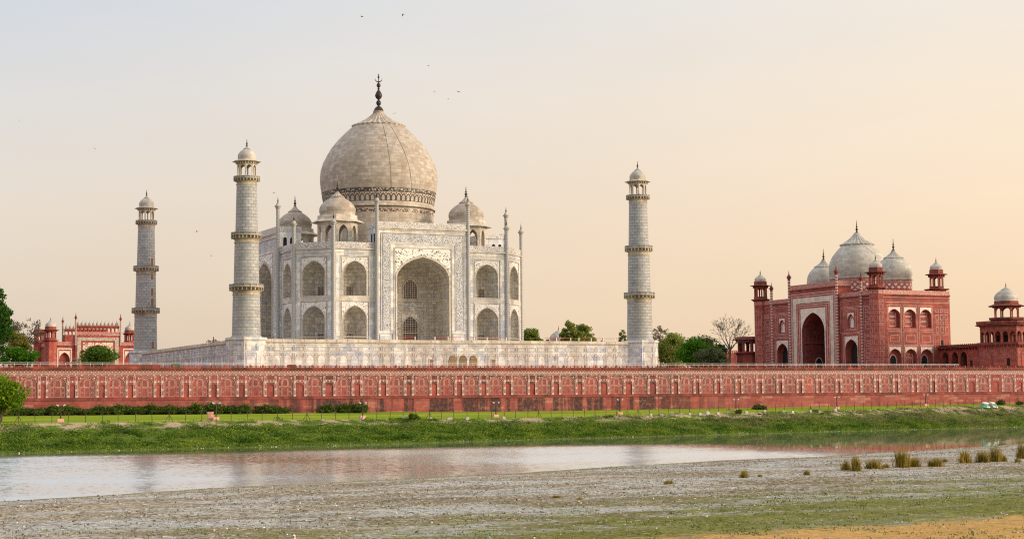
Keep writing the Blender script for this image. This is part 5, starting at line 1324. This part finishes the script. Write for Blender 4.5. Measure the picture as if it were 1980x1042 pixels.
for i in range(21):
    x = -103.5+i*3.0+rngs.uniform(-.4, .4)
    if i >= 19: x = -103.5+i*3.0+1.2
    y = -59.5+rngs.uniform(-.6, .6)
    o = link('shrub', SM[i % 3]); o.location = (x, y, float(z_lawn(np.array([x]), np.array([y]))[0])-.1); o.rotation_euler = (0, 0, rngs.uniform(0, 6)); s = hts[i]*rngs.uniform(.93, 1.07); o.scale = (1.4+.35*rngs.uniform(-1, 1), 1.1, s)
    tag(o, '%s dark green shrub from the left in the hedge under the red wall' % ORD[i], 'shrub', 'hedge shrubs at the wall foot')
for j, (x, y, sc_, lab) in enumerate([(-33.2, -60, 1.0, 'dark shrub left of the lone clump under the stained wall'), (-29.8, -60, 1.1, 'middle shrub of the separate clump under the stained wall'), (-26.6, -60.5, 1.2, 'right end shrub of the separate clump, beside bare wall'),
                                   (-32.2, -103.8, .62, 'small ragged shrub on the bank edge by a braced fence post'), (62.4, -66, .95, 'single low rounded bush on the lawn below the mosque'), (44.9, -85.5, .5, 'tiny shrub by the fence under the fifth lamp post'),
                                   (133.1, -60, .75, 'dark small shrub just right of the heaped sacks'), (138.6, -60.2, .6, 'thin pale weed bush at the right end of the wall')]):
    o = link('shrub', SM[j % 3]); o.location = (x, y, float(z_lawn(np.array([x]), np.array([y]))[0])-.15); o.scale = (sc_*.95, sc_*.9, sc_*(.75 if j == 4 else 1)); o.rotation_euler = (0, 0, j*1.3); tag(o, lab, 'shrub')

# rough growth on the far bank: ONE mass
rng = np.random.default_rng(77)
N = 120000
X = rng.uniform(-135, 165, N); T = rng.uniform(0, 1, N)**.9
Y = y_far(X)+(y_crest(X)-y_far(X))*T; Z = z_bank(X, Y)
bare = lambda X, Y, T: np.where(T > .80-.16*vnoise(X*.09, Y*0, 23), np.clip((fbm(X*.30, Y*.5, 22)-.47)*7, 0.02, .8), 1)
keep = rng.uniform(0, 1, N) < bare(X, Y, T)*np.where(T < .03, .4, 1)*np.clip((fbm(X*.3, Y*.3, 21)-.25)*4, .25, 1)
X, Y, Z, T = X[keep], Y[keep], Z[keep], T[keep]
C1 = np.stack([X, Y, Z+rng.uniform(.02, .4, len(X))], 1)
X = rng.uniform(-135, 165, 50000); T = rng.uniform(.004, .16, 50000); Y = y_far(X)+(y_crest(X)-y_far(X))*T
C1 = np.concatenate([C1, np.stack([X, Y, z_bank(X, Y)+rng.uniform(.0, .45, len(X))*np.clip((fbm(X*.4, Y*.8, 61)-.2)*2.2, .15, 1)], 1)])
N = 2600
X = rng.uniform(-135, 165, N); T = rng.uniform(.07, 1, N); Y = y_far(X)+(y_crest(X)-y_far(X))*T
dn = fbm(X*.12, Y*.2, 51)
keep = (rng.uniform(0, 1, N) < np.clip((dn-.30)*5, .1, 1)) & (rng.uniform(0, 1, N) < bare(X, Y, T)); X, Y, T = X[keep], Y[keep], T[keep]
rad = rng.uniform(.35, 1.0, len(X))**1.6*np.where(T > .9, .55, 1)*1.5; k = 90
D = rng.normal(size=(len(X), k, 3)); D /= np.linalg.norm(D, axis=2)[:, :, None]; D *= rng.uniform(.3, 1, (len(X), k, 1))**.4
C2 = np.stack([X, Y, z_bank(X, Y)+rad*.35], 1)[:, None, :]+D*rad[:, None, None]*np.array([1.35, 1.2, .55])
C = np.concatenate([C1, C2.reshape(-1, 3)])
def m_bankveg():
    mt, t = newmat('bank_leaves'); g = t.n('ShaderNodeNewGeometry'); p = g.outputs['Position']
    s = t.n('ShaderNodeSeparateXYZ', {0: p})
    n = t.noise(t.scalev(p, (.6, .7, 1.6)), .42, 4, .66); r = g.outputs['Random Per Island']
    f = t.math('ADD', t.math('MULTIPLY', n, 1.0), t.math('MULTIPLY', t.math('SUBTRACT', r, .5), .22))
    green = t.ramp(f, [(.30, (.022, .055, .008)), (.44, (.065, .13, .013)), (.56, (.13, .205, .02)), (.70, (.25, .30, .04))])
    dry = t.ramp(f, [(.28, (.06, .07, .02)), (.45, (.14, .15, .05)), (.60, (.27, .24, .10)), (.78, (.14, .20, .04))])
    rx = t.n('ShaderNodeMapRange', {0: s.outputs[0], 1: -50, 2: 90, 3: -.22, 4: .80}).outputs[0]
    rz = t.n('ShaderNodeMapRange', {0: s.outputs[2], 1: WZ, 2: -15.6, 3: -.75, 4: .40}).outputs[0]
    m_ = t.math('ADD', t.math('ADD', rx, rz), t.math('MULTIPLY', t.math('SUBTRACT', t.noise(p, .12, 3), .5), 3.0))
    c = t.mix(t.ramp(m_, [(.1, 0.0), (.6, .9)]), green, dry)
    blue = t.ramp(t.noise(p, .3, 3, .6), [(.60, 0.0), (.68, .35)])
    c = t.mix(t.math('MULTIPLY', blue, t.math('GREATER_THAN', r, .55)), c, (.20, .24, .26))
    d = t.n('ShaderNodeBsdfPrincipled', {0: c, 'Roughness': .8, 'Specular IOR Level': .05}); tl = t.n('ShaderNodeBsdfTranslucent', {0: c})
    t.n('ShaderNodeOutputMaterial', {0: t.n('ShaderNodeMixShader', {0: .25, 1: d, 2: tl})}); return mt
bv = struct(leafmesh('undergrowth', C, .20, m_bankveg(), rng, None, .2, .7), 'stuff')
bv['label'] = 'rough green weeds and bushes covering the far river bank'

# waterline rubble and litter on the far shore, stones on the near bar (stuff)
def bits(name, X, Y, Z, S, rng, mats, wts, label):
    mb = MB()
    for x, y, z, s in zip(X, Y, Z, S):
        k = rng.choice(len(mats), p=wts); n = 5; a0 = rng.uniform(0, 6); h = s*rng.uniform(.22, .5)
        b = [(x+s*.5*rng.uniform(.6, 1.2)*math.cos(a0+2*PI*i/n), y+s*.5*rng.uniform(.6, 1.2)*math.sin(a0+2*PI*i/n), z-.03) for i in range(n)]
        tp = [(x+(p[0]-x)*.55+s*.08, y+(p[1]-y)*.55, z+h*rng.uniform(.7, 1)) for p in b]
        for i in range(n): mb.add([b[i], b[(i+1) % n], tp[(i+1) % n], tp[i]], mi=int(k))
        mb.add(tp, mi=int(k))
    o = struct(mb.build(name, mats), 'stuff'); o['label'] = label; return o
M_litb = m_plain('blue_litter', (.06, .16, .32), .5); M_lito = m_plain('orange_litter', (.55, .16, .04), .5); M_litw = m_plain('white_litter', (.66, .63, .60), .6)
M_st1 = m_plain('pebble_grey', (.30, .27, .23), .9, .3); M_st2 = m_plain('pebble_dark', (.09, .075, .065), .9, .3); M_st3 = m_plain('pebble_pale', (.50, .46, .40), .9, .2); M_lita = m_plain('aqua_litter', (.20, .42, .40), .5)
n = 520; X = rng.uniform(-125, 160, n); Y = y_far(X)+rng.normal(.25, .35, n)
bits('shore_debris', X, Y, np.maximum(z_bank(X, Y), WZ), rng.uniform(.10, .30, n)**1.2, rng, [M_litw, M_st1, M_st3, M_litb], [.12, .46, .39, .03], 'pale rubble and litter along the far waterline')
def clods(name, X, Y, S, H, mat, rng, label):
    n = len(X); Z = z_sand(X, Y); a0 = rng.uniform(0, 2*PI, n); V = np.zeros((n, 8, 3))
    for k in range(4):
        a = a0+k*PI/2+rng.uniform(-.35, .35, n); r = S*rng.uniform(.35, .65, n)
        V[:, k] = np.stack([X+r*np.cos(a), Y+r*np.sin(a), Z-.02], 1)
        V[:, 4+k] = np.stack([X+r*.6*np.cos(a), Y+r*.6*np.sin(a), Z+H*rng.uniform(.55, 1, n)], 1)
    q = np.array([[0, 1, 5, 4], [1, 2, 6, 5], [2, 3, 7, 6], [3, 0, 4, 7], [4, 5, 6, 7]])
    F_ = (q[None]+(np.arange(n)*8)[:, None, None]).reshape(-1, 4)
    me = bpy.data.meshes.new(name); me.vertices.add(8*n); me.vertices.foreach_set('co', V.astype(np.float32).ravel())
    me.loops.add(20*n); me.loops.foreach_set('vertex_index', F_.astype(np.int32).ravel()); me.polygons.add(5*n); me.polygons.foreach_set('loop_start', np.arange(0, 20*n, 4, dtype=np.int32))
    me.update(); me.validate(); me.materials.append(mat); o = struct(link(name, me), 'stuff'); o['label'] = label
def m_clod():
    mt, t = newmat('clods'); g = t.n('ShaderNodeNewGeometry')
    c = t.ramp(g.outputs['Random Per Island'], [(0, (.07, .055, .040)), (.16, (.15, .12, .085)), (.5, (.26, .215, .155)), (.88, (.36, .31, .235)), (.97, (.50, .46, .40))])
    finish(t, c, .95, spec=0.0); return mt
n = 85000; X = rng.uniform(-137, 30, n); Y = y_near(X)-(1.0+118*rng.uniform(0, 1, n)**.85); ok = (Y > -335) & (rng.uniform(0, 1, n) < np.clip((fbm(X*.13, Y*.2, 71)-.22)*3.2, .12, 1)*np.clip(1-(.40*X-.92*Y-222)/24, .10, 1)); X, Y = X[ok], Y[ok]
S = .05+.13*rng.uniform(0, 1, len(X))**3
clods('pebbles', X, Y, S, S*rng.uniform(.25, .75, len(X)), m_clod(), rng, 'clods and stones scattered over the near gravel bar')
n = 420; X = rng.uniform(-130, -30, n); Y = y_near(X)-rng.uniform(3, 95, n); ok = (Y > -325); X, Y = X[ok], Y[ok]
bits('litter', X, Y, z_sand(X, Y), rng.uniform(.05, .16, len(X)), rng, [M_litw, M_litb, M_lito, M_lita], [.66, .1, .12, .12], 'small scraps of white, blue and orange litter on the gravel')
# low weeds on the near bar (stuff)
n = 110000; X = rng.uniform(-136, 25, n); Y = y_near(X)-rng.uniform(2, 125, n)
q = .40*X-.92*Y; dens = np.clip((q-205)/40, 0.07, 1)*np.clip((fbm(X*.5, Y*.5, 44)-.36)*4, 0, 1)*np.clip((fbm(X*.09, Y*.09, 45)-.25)*3, .2, 1)
ok = (rng.uniform(0, 1, n) < dens*.9) & (Y > -330); X, Y = X[ok], Y[ok]; tuft = np.repeat(np.arange(len(X)), 4)
Xq = X[tuft]+rng.normal(0, .12, len(tuft)); Yq = Y[tuft]+rng.normal(0, .12, len(tuft)); C = np.stack([Xq, Yq, z_sand(Xq, Yq)-.01], 1)
ax = np.tile(np.array([0, 0, 1.0]), (len(C), 1))+rng.normal(size=(len(C), 3))*.8; ax[:, 2] = np.abs(ax[:, 2])
L_weed = m_leaf('weed', [(.05, .085, .012), (.10, .15, .022), (.19, .22, .04)], .8)
o = struct(leafmesh('weeds', C, .10, L_weed, rng, None, 0, .5, ax), 'stuff'); o['label'] = 'low green weeds sprouting from the gravel bar'

# tall dry grass tufts
def tuft_mesh(seed, n=460):
    r = np.random.default_rng(seed)
    base = r.normal(size=(n, 2))*np.array([.42, .30]); base = np.clip(base, -1, 1); h = (1-.45*np.linalg.norm(base, axis=1))*r.uniform(.25, 1, n)**1.3
    lean = base*.45+r.normal(size=(n, 2))*.12
    V = []; Fc = []
    lean += base*.35
    for (bx, by), hh, (lx, ly) in zip(base, h, lean):
        w = r.uniform(.014, .036); a = r.uniform(0, PI); dx, dy = w*math.cos(a), w*math.sin(a)
        b = len(V); mx, my = bx+lx*.35*hh, by+ly*.35*hh; tx, ty = bx+lx*hh, by+ly*hh
        V += [(bx-dx, by-dy, -.05), (bx+dx, by+dy, -.05), (mx+dx*.8, my+dy*.8, hh*.55), (mx-dx*.8, my-dy*.8, hh*.55), (tx, ty, hh)]
        Fc += [(b, b+1, b+2, b+3), (b+3, b+2, b+4)]
    me = bpy.data.meshes.new('grass_tuft'); me.from_pydata(V, [], Fc); me.materials.append(L_reed); return me
TM = [tuft_mesh(s) for s in (1, 2, 3, 4)]
TL = [(-52.0, -257.3, .94, .45, 'shorter green tuft at the left of the tall dry grass row'), (-52.0, -258.7, 1.47, .60, 'tall golden tuft paired with a shorter green one'), (-48.1, -256.0, .96, .70, 'rounded dark tuft standing between two tall golden tufts'), (-45.9, -254.8, .46, .35, 'tiny wispy tuft right of the rounded dark tuft'),
      (-44.0, -254.7, 1.96, .90, 'tallest wispy dry grass tuft with long leaning blades'), (-42.4, -254.4, 1.03, .42, 'small tuft attached to the right of the tallest tuft'), (-40.6, -254.3, .71, .32, 'short left half of a low split tuft'), (-40.1, -254.7, .94, .60, 'low broad tuft before a little green bush'),
      (-31.2, -244.6, .41, .28, 'little dark green bush beside the low broad tuft'), (-32.4, -249.1, 1.34, .78, 'wide even topped golden tuft nearest the calm water'), (-30.2, -249.0, 1.35, .68, 'dense tuft at left of the tall right hand pair'), (-28.4, -248.7, 1.81, .55, 'tall narrow tuft of the right hand pair'),
      (-26.8, -248.1, .76, .40, 'low dry tuft leaning right of the tall narrow one'), (-19.6, -242.3, 1.86, .5, 'tall tuft cut by the right edge of the view'), (-27.7, -251.1, .5, .28, 'small dark green tuft near the right edge of the view'), (-67.2, -264.9, .70, .45, 'lone green tuft in the middle of the gravel bar'),
      (-59.5, -262.3, .51, .28, 'lone small tuft left of the tall grass row'), (-77.2, -270.3, .34, .34, 'flat dark tuft on open gravel'), (-65.2, -264.1, .21, .27, 'very low tuft beside the lone green tuft'), (-91.5, -280.7, .22, .27, 'low dark clump on gravel far from the grass row'), (-91.6, -284.2, .18, .2, 'smallest dark clump nearest the viewer')]
for i, (x, y, h, w, lab) in enumerate(TL):
    o = link('grass_tuft', TM[i % 4]); o.location = (x, y, float(z_sand(np.array([x]), np.array([y]))[0])); o.scale = (w*1.22, w*1.0, h*1.25); o.rotation_euler = (0, 0, i*1.1); tag(o, lab, 'grass tuft', 'dry grass tufts on the gravel bar')

# ================================================================== FENCE, LAMPS, SMALL THINGS
def zl(x, y): return float(z_lawn(np.array([x]), np.array([y]))[0])
def zbk(x, y): return float(z_bank(np.array([x]), np.array([y]))[0])
fe = thing('wire_fence', 'rusty barbed wire fence of forked posts along the lawn edge', 'fence', (0, -94, -16.2))
def post_mesh(brace):
    mb = MB(); mb.tube([(0, 0, -.3), (0, 0, 1.35)], .05, 5)
    for sx in (-1, 1): mb.tube([(0, 0, 1.33), (sx*.22, 0, 1.78)], .032, 4)
    if brace:
        for sx in (-1, 1): mb.tube([(0, 0, 1.1), (sx*.75, 0, -.1)], .045, 4)
    o = mb.build('post', M_post); me = o.data; bpy.data.objects.remove(o); return me
PMs = [post_mesh(0), post_mesh(1)]
fx = []
x = -106.0; i = 0
while x < 152:
    y = float(y_crest(np.array([x]))[0])+.25; z = zl(x, y)
    o = link('post', PMs[1 if i % 9 == 2 else 0], fe); o.location = Vector((x, y, z)); o.rotation_euler = (random.Random(i).uniform(-.03, .03), random.Random(i+99).uniform(-.05, .05), .24)
    fx.append((x, y, z)); x += 2.68+random.Random(i*7).uniform(-.2, .2); i += 1
mb = MB()
for hgt_ in (.35, .75, 1.15, 1.6):
    mb.tube([(x, y-.01, z+hgt_) for x, y, z in fx], .010, 3, cap=False)
mb.build('wire', M_post, fe)
# concrete footings along the fence
blk = None; rb = random.Random(12)
spots = [-49.6, -41.8, -33.6, -31.8, -28.0, -24.2, -20.5, -12.5, 22.4, 25.1, 28.0, 30.2, 32.6, 35.2, 37.3, 40.1, 43.0, 48.0, 53.2, 58.4, 61.0, 66.3, 68.9, 74.1]
for i, x in enumerate(spots):
    y = float(y_crest(np.array([x]))[0])-rb.uniform(.5, 1.0); z = zbk(x, y)
    if blk is None:
        mb = MB(); mb.box((0, 0, .1), (.32, .26, .34)); mb.box((0, .02, .46), (.27, .22, .05)); o = mb.build('concrete_block', M_conc); blk = o.data
    else: o = link('concrete_block', blk)
    o.location = (x, y, z); o.rotation_euler = (rb.uniform(-.12, .12), rb.uniform(-.12, .12), rb.uniform(-.4, .6)); s = rb.uniform(.7, 1.25); o.scale = (s*rb.choice((1, 1, 1.6)), s, s)
    tag(o, 'grey concrete footing block at the foot of the wire fence', 'concrete block', 'concrete blocks along the fence foot')

def lamp(x, y, z, h, label, ped=True, cam_=False):
    r = thing('lamp_post', label, 'lamp post', (x, y, z), 'flood lamp posts on the lawn')
    mb = MB(); mb.tube([(x, y, z), (x+.02, y, z+h)], [.12, .09], 8); mb.tube([(x-.5, y, z+h-.04), (x+.5, y, z+h-.04)], .035, 5); mb.build('post', M_post, r)
    for sx in (-1, 1):
        mb = MB(); c = Vector((x+sx*.52, y-.05, z+h+.06)); a = .5*sx
        mb.tube([c+Vector((-.16*math.cos(a), 0, -.16*math.sin(a)*sx*sx)), c+Vector((.20*math.cos(a), 0, .20*math.sin(a)))], [.09, .14], 8)
        mb.tube([c+Vector((0, .02, -.12)), c], .03, 5); mb.build('lamp_head', M_lampm, r)
    if ped:
        mb = MB(); mb.box((x-.03, y, z+.18), (.50, .38, .26)); mb.box((x-.03, y, z+.46), (.45, .34, .03)); mb.build('pedestal', M_pink, r)
for x, y, h, lab in ((-92.8, -109.0, 2.5, 'lamp post on a pink block nearest the leafy tree'), (-66.5, -102.6, 2.7, 'lamp post standing beside the pink cabinet'), (-38.7, -96.3, 2.6, 'lamp post before the dark separate shrub clump'), (-10.2, -89.6, 2.6, 'lamp post below the tomb, right of the ragged bank shrub'),
                     (19.7, -82.3, 2.8, 'lamp post before the blackest stains of the red wall'), (50.9, -75.0, 2.4, 'lamp post between stained wall and single rounded bush'), (81.2, -67.8, 2.5, 'lamp post right of the single rounded bush'), (110.7, -60.8, 2.5, 'lamp post left of the heaped sacks')):
    lamp(x, y, zl(x, y), h, lab)
# tilted lamp at the right end
x, y = 140.5, -57.5; z = zl(x, y)
r = thing('lamp_post', 'thin pole with one big tilted grey lamp at the right end of the wall', 'lamp post', (x, y, z), 'flood lamp posts on the lawn')
mb = MB(); mb.tube([(x, y, z), (x, y, z+3.6)], .06, 6); mb.build('post', M_post, r)
mb = MB(); fr = Fr((x, y-.1, z+3.75), (-.3, -1, 0)); a = [fr.p(u, d, zz) for d in (-.12, .12) for u, zz in ((-.62, -.30), (-.55, -.42), (.62, .18), (.55, .32))]
for f in ((0, 1, 2, 3), (7, 6, 5, 4), (0, 4, 5, 1), (1, 5, 6, 2), (2, 6, 7, 3), (3, 7, 4, 0)): mb.add([a[i] for i in f])
mb.build('lamp_head', M_lampm, r)
# pink cabinet
r = thing('pink_cabinet', 'pink plastered service cabinet with flat cap on the lawn', 'cabinet', (-67.2, -101.5, zl(-67.2, -101.5)))
z = zl(-67.2, -101.5); mb = MB(); mb.box((-67.2, -101.5, z+.6), (.46, .35, .62)); mb.box((-67.2, -101.5, z+1.25), (.52, .41, .05)); mb.build('body', M_pink, r)
mb = MB(); mb.box((-67.2, -101.87, z+.62), (.36, .02, .48)); mb.build('door', m_plain('pink_door', (.60, .30, .24), .8), r)
# heap of sacks
def sack(x, y, z, s, mat, lab, rz, sq=.55):
    mb = MB(); P = []
    for i in range(7):
        th = -PI/2+PI*i/6; row = []
        for j in range(12):
            a = 2*PI*j/12; cz = math.sin(th); cr = math.cos(th)
            sg = lambda v, e: math.copysign(abs(v)**e, v)
            row.append((s*1.0*sg(cr, .6)*sg(math.cos(a), .7)*(1+.07*math.sin(3*a+x)), s*.75*sg(cr, .6)*sg(math.sin(a), .7), s*sq*sg(cz, .8)*(1+.1*math.sin(2*a+y*3))))
        P.append(row)
    mb.grid(P, None, True, True); o = mb.build('sack', mat); o.location = (x, y, sz0+(z-sz0)*.72); o.scale = (1.25, 1, .82); o.rotation_euler = (0, .1, rz)
    tag(o, lab, 'sack', 'heaped sacks on the bank')
sx0, sy0 = 124.3, -66.6; sz0 = zbk(sx0, sy0)+.2
for dx, dz, s, mt, lab in ((-1.6, .35, .62, M_sackg, 'green sack at the lower left of the heap'), (-.75, .30, .60, M_sackw, 'white sack low in the left stack'), (-1.35, .95, .62, M_sackg, 'green sack in the middle of the left stack'), (-1.25, 1.5, .66, M_sackw, 'white sack on top of the left stack'),
                           (.95, .35, .6, M_sackw, 'white sack at the foot of the right stack'), (.55, .85, .62, M_sackg, 'green sack low in the right stack'), (1.25, .95, .58, M_sackg, 'green sack at the outer right of the heap'), (.65, 1.5, .64, M_sackw, 'white sack on top of the right stack'), (1.75, .2, .55, M_sackw, 'white sack lying lowest at the right'), (-2.5, .05, .4, M_sackg, 'small green bag fallen left of the heap')):
    sack(sx0+dx*1.25, sy0+.2*dx, sz0+dz, s, mt, lab, .2+dx*.3, .5)

# birds
def bird_mesh(flap, bank):
    mb = MB()
    mb.lathe((0, 0, 0), [(0, -.22), (.05, -.18), (.075, -.05), (.07, .08), (.045, .16), (.05, .2), (.03, .25), (0, .29)], 8)
    for i, v in enumerate(mb.v): mb.v[i] = (v[0], v[2], v[1]*.8)
    mb.add([(-.06, -.18, 0), (.06, -.18, 0), (.10, -.40, .01), (-.10, -.40, .01)])
    for sx in (-1, 1):
        z1, z2 = flap*.28, flap*.28-.10*abs(flap)
        mb.grid([[(sx*.04, .12, .02), (sx*.30, .16, z1), (sx*.62, .06, z2)], [(sx*.04, -.10, .02), (sx*.30, -.06, z1), (sx*.66, -.04, z2)]], None, False, False)
        mb.grid([[(sx*.04, .12, .0), (sx*.30, .16, z1-.02), (sx*.62, .06, z2-.015)], [(sx*.04, -.10, .0), (sx*.30, -.06, z1-.02), (sx*.66, -.04, z2-.015)]], None, False, False)
    o = mb.build('bird', M_bird); me = o.data; bpy.data.objects.remove(o); return me
BM = [bird_mesh(.9, 0), bird_mesh(-.5, 0), bird_mesh(.25, 0)]
for i, (x, z, s, lab) in enumerate([(-25.7, 63.7, .8, 'highest flying bird, left of the one above the dome finial'), (-16.9, 65.0, .8, 'bird flying highest of all in the pale sky'), (-11.4, 54.9, 1.0, 'bird above the loose trio right of the finial'), (-10.0, 49.6, .55, 'small bird at left of the trio right of the finial'), (-7.1, 48.4, .55, 'lowest bird of the trio right of the finial'),
                                    (-4.8, 50.0, 1.1, 'largest bird with raised wings right of the finial'), (-18.8, 44.6, .6, 'bird skimming close to the right of the dome tip'), (-43.8, 27.6, .65, 'bird between the left tower top and the dome'), (-59.0, 19.5, .65, 'bird between the two left towers, upper one'), (-56.2, 14.9, .5, 'bird between the two left towers, lower one'), (-78.4, 34.4, .45, 'tiny bird in open sky left of the small tower top'), (-92.2, 38.8, .4, 'tiny bird near the left edge of the sky')]):
    o = link('bird', BM[i % 3]); o.location = (x, -60, z); o.rotation_euler = (.15*math.sin(i*2.1), .35*math.sin(i*1.7), i*.9+.5); o.scale = (s, s, s); tag(o, lab, 'bird', 'birds in the sky')

# dog sitting at the bottom edge
dx, dy = -119.15, -312.1; dz = float(z_sand(np.array([dx]), np.array([dy]))[0])
def skin(name, verts, edges, mat, levels=2):
    me = bpy.data.meshes.new(name); me.from_pydata([v[:3] for v in verts], edges, [])
    o = link(name, me); md = o.modifiers.new('skin', 'SKIN'); md.use_smooth_shade = True
    for i, v in enumerate(verts):
        sv = me.skin_vertices[0].data[i]; sv.radius = (v[3], v[4] if len(v) > 4 else v[3]); sv.use_root = (i == 0)
    sb = o.modifiers.new('sub', 'SUBSURF'); sb.levels = levels; sb.render_levels = levels
    me.materials.append(mat); return o
def m_fur():
    mt, t = newmat('dog_fur'); g = t.n('ShaderNodeTexCoord').outputs['Object']; s = t.n('ShaderNodeSeparateXYZ', {0: g})
    n = t.noise(g, 5, 2); w = t.math('ADD', t.math('ABSOLUTE', s.outputs[0]), t.math('MULTIPLY', t.math('SUBTRACT', n, .5), .10))
    back = t.math('ADD', w, t.math('MULTIPLY', s.outputs[1], .25))
    c = t.mix(t.ramp(back, [(.006, 0.0), (.028, 1.0)]), (.66, .58, .48), (.45, .22, .09))
    c = t.mix(t.math('MULTIPLY', t.math('LESS_THAN', s.outputs[2], .49), t.math('LESS_THAN', s.outputs[1], .06)), c, (.64, .57, .48))
    finish(t, c, .8, t.noise(g, 60, 2), .3, .01); return mt
# sits facing -y (towards the viewer); rump behind
V = [(0, .26, .15, .11, .11), (0, .12, .29, .10, .12), (0, .01, .38, .075, .09), (0, -.04, .47, .052, .056), (0, -.07, .565, .082, .074), (0, -.155, .545, .046, .040), (0, -.205, .532, .030, .028),
     (.065, -.04, .29, .044), (.07, -.08, .14, .030), (.07, -.11, .025, .034), (-.065, -.04, .29, .044), (-.07, -.08, .14, .030), (-.07, -.11, .025, .034),
     (.12, .20, .13, .07), (.14, .06, .13, .05), (.14, .14, .05, .035), (.14, .0, .025, .032), (-.12, .20, .13, .07), (-.14, .06, .13, .05), (-.14, .14, .05, .035), (-.14, .0, .025, .032),
     (0, .42, .06, .035), (.10, .52, .04, .025), (.22, .55, .04, .012)]
Ed = [(0, 1), (1, 2), (2, 3), (3, 4), (4, 5), (5, 6), (2, 7), (7, 8), (8, 9), (2, 10), (10, 11), (11, 12), (0, 13), (13, 14), (14, 15), (15, 16), (0, 17), (17, 18), (18, 19), (19, 20), (0, 21), (21, 22), (22, 23)]
dog = skin('dog', V, Ed, m_fur()); dog.location = (dx, dy, dz); dog.rotation_euler = (0, 0, -.30); dog.scale = (1.22, 1.22, 1.22)
tag(dog, 'white and tan dog sitting on the gravel, facing the viewer', 'dog')
mb = MB()
for sx, tip in ((-1, (-.068, -.045, .675)), (1, (.110, -.065, .622))):
    b = [(sx*.014, -.085, .598), (sx*.070, -.08, .552), (sx*.064, -.035, .555), (sx*.018, -.035, .598)]
    for i in range(4): mb.add([b[i], b[(i+1) % 4], tip])
ears = mb.build('ear', m_plain('ear_fur', (.16, .08, .05), .8)); ears.parent = dog
mb = MB(); mb.lathe((0, 0, 0), [(0, -.022), (.018, -.012), (.022, 0), (.014, .014), (0, .02)], 8)
mb.v = [(v[0], v[1]*.8-.228, v[2]+.540) for v in mb.v]
k = len(mb.v)
for sx in (-1, 1):
    m2 = MB(); m2.lathe((sx*.034, -.138, .572), [(0, -.011), (.011, 0), (0, .011)], 6); 
    b = len(mb.v); mb.v += m2.v; mb.f += [[i+b for i in f] for f in m2.f]; mb.uv += m2.uv; mb.sm += m2.sm; mb.mi += m2.mi
nose = mb.build('nose_and_eyes', M_bird); nose.parent = dog
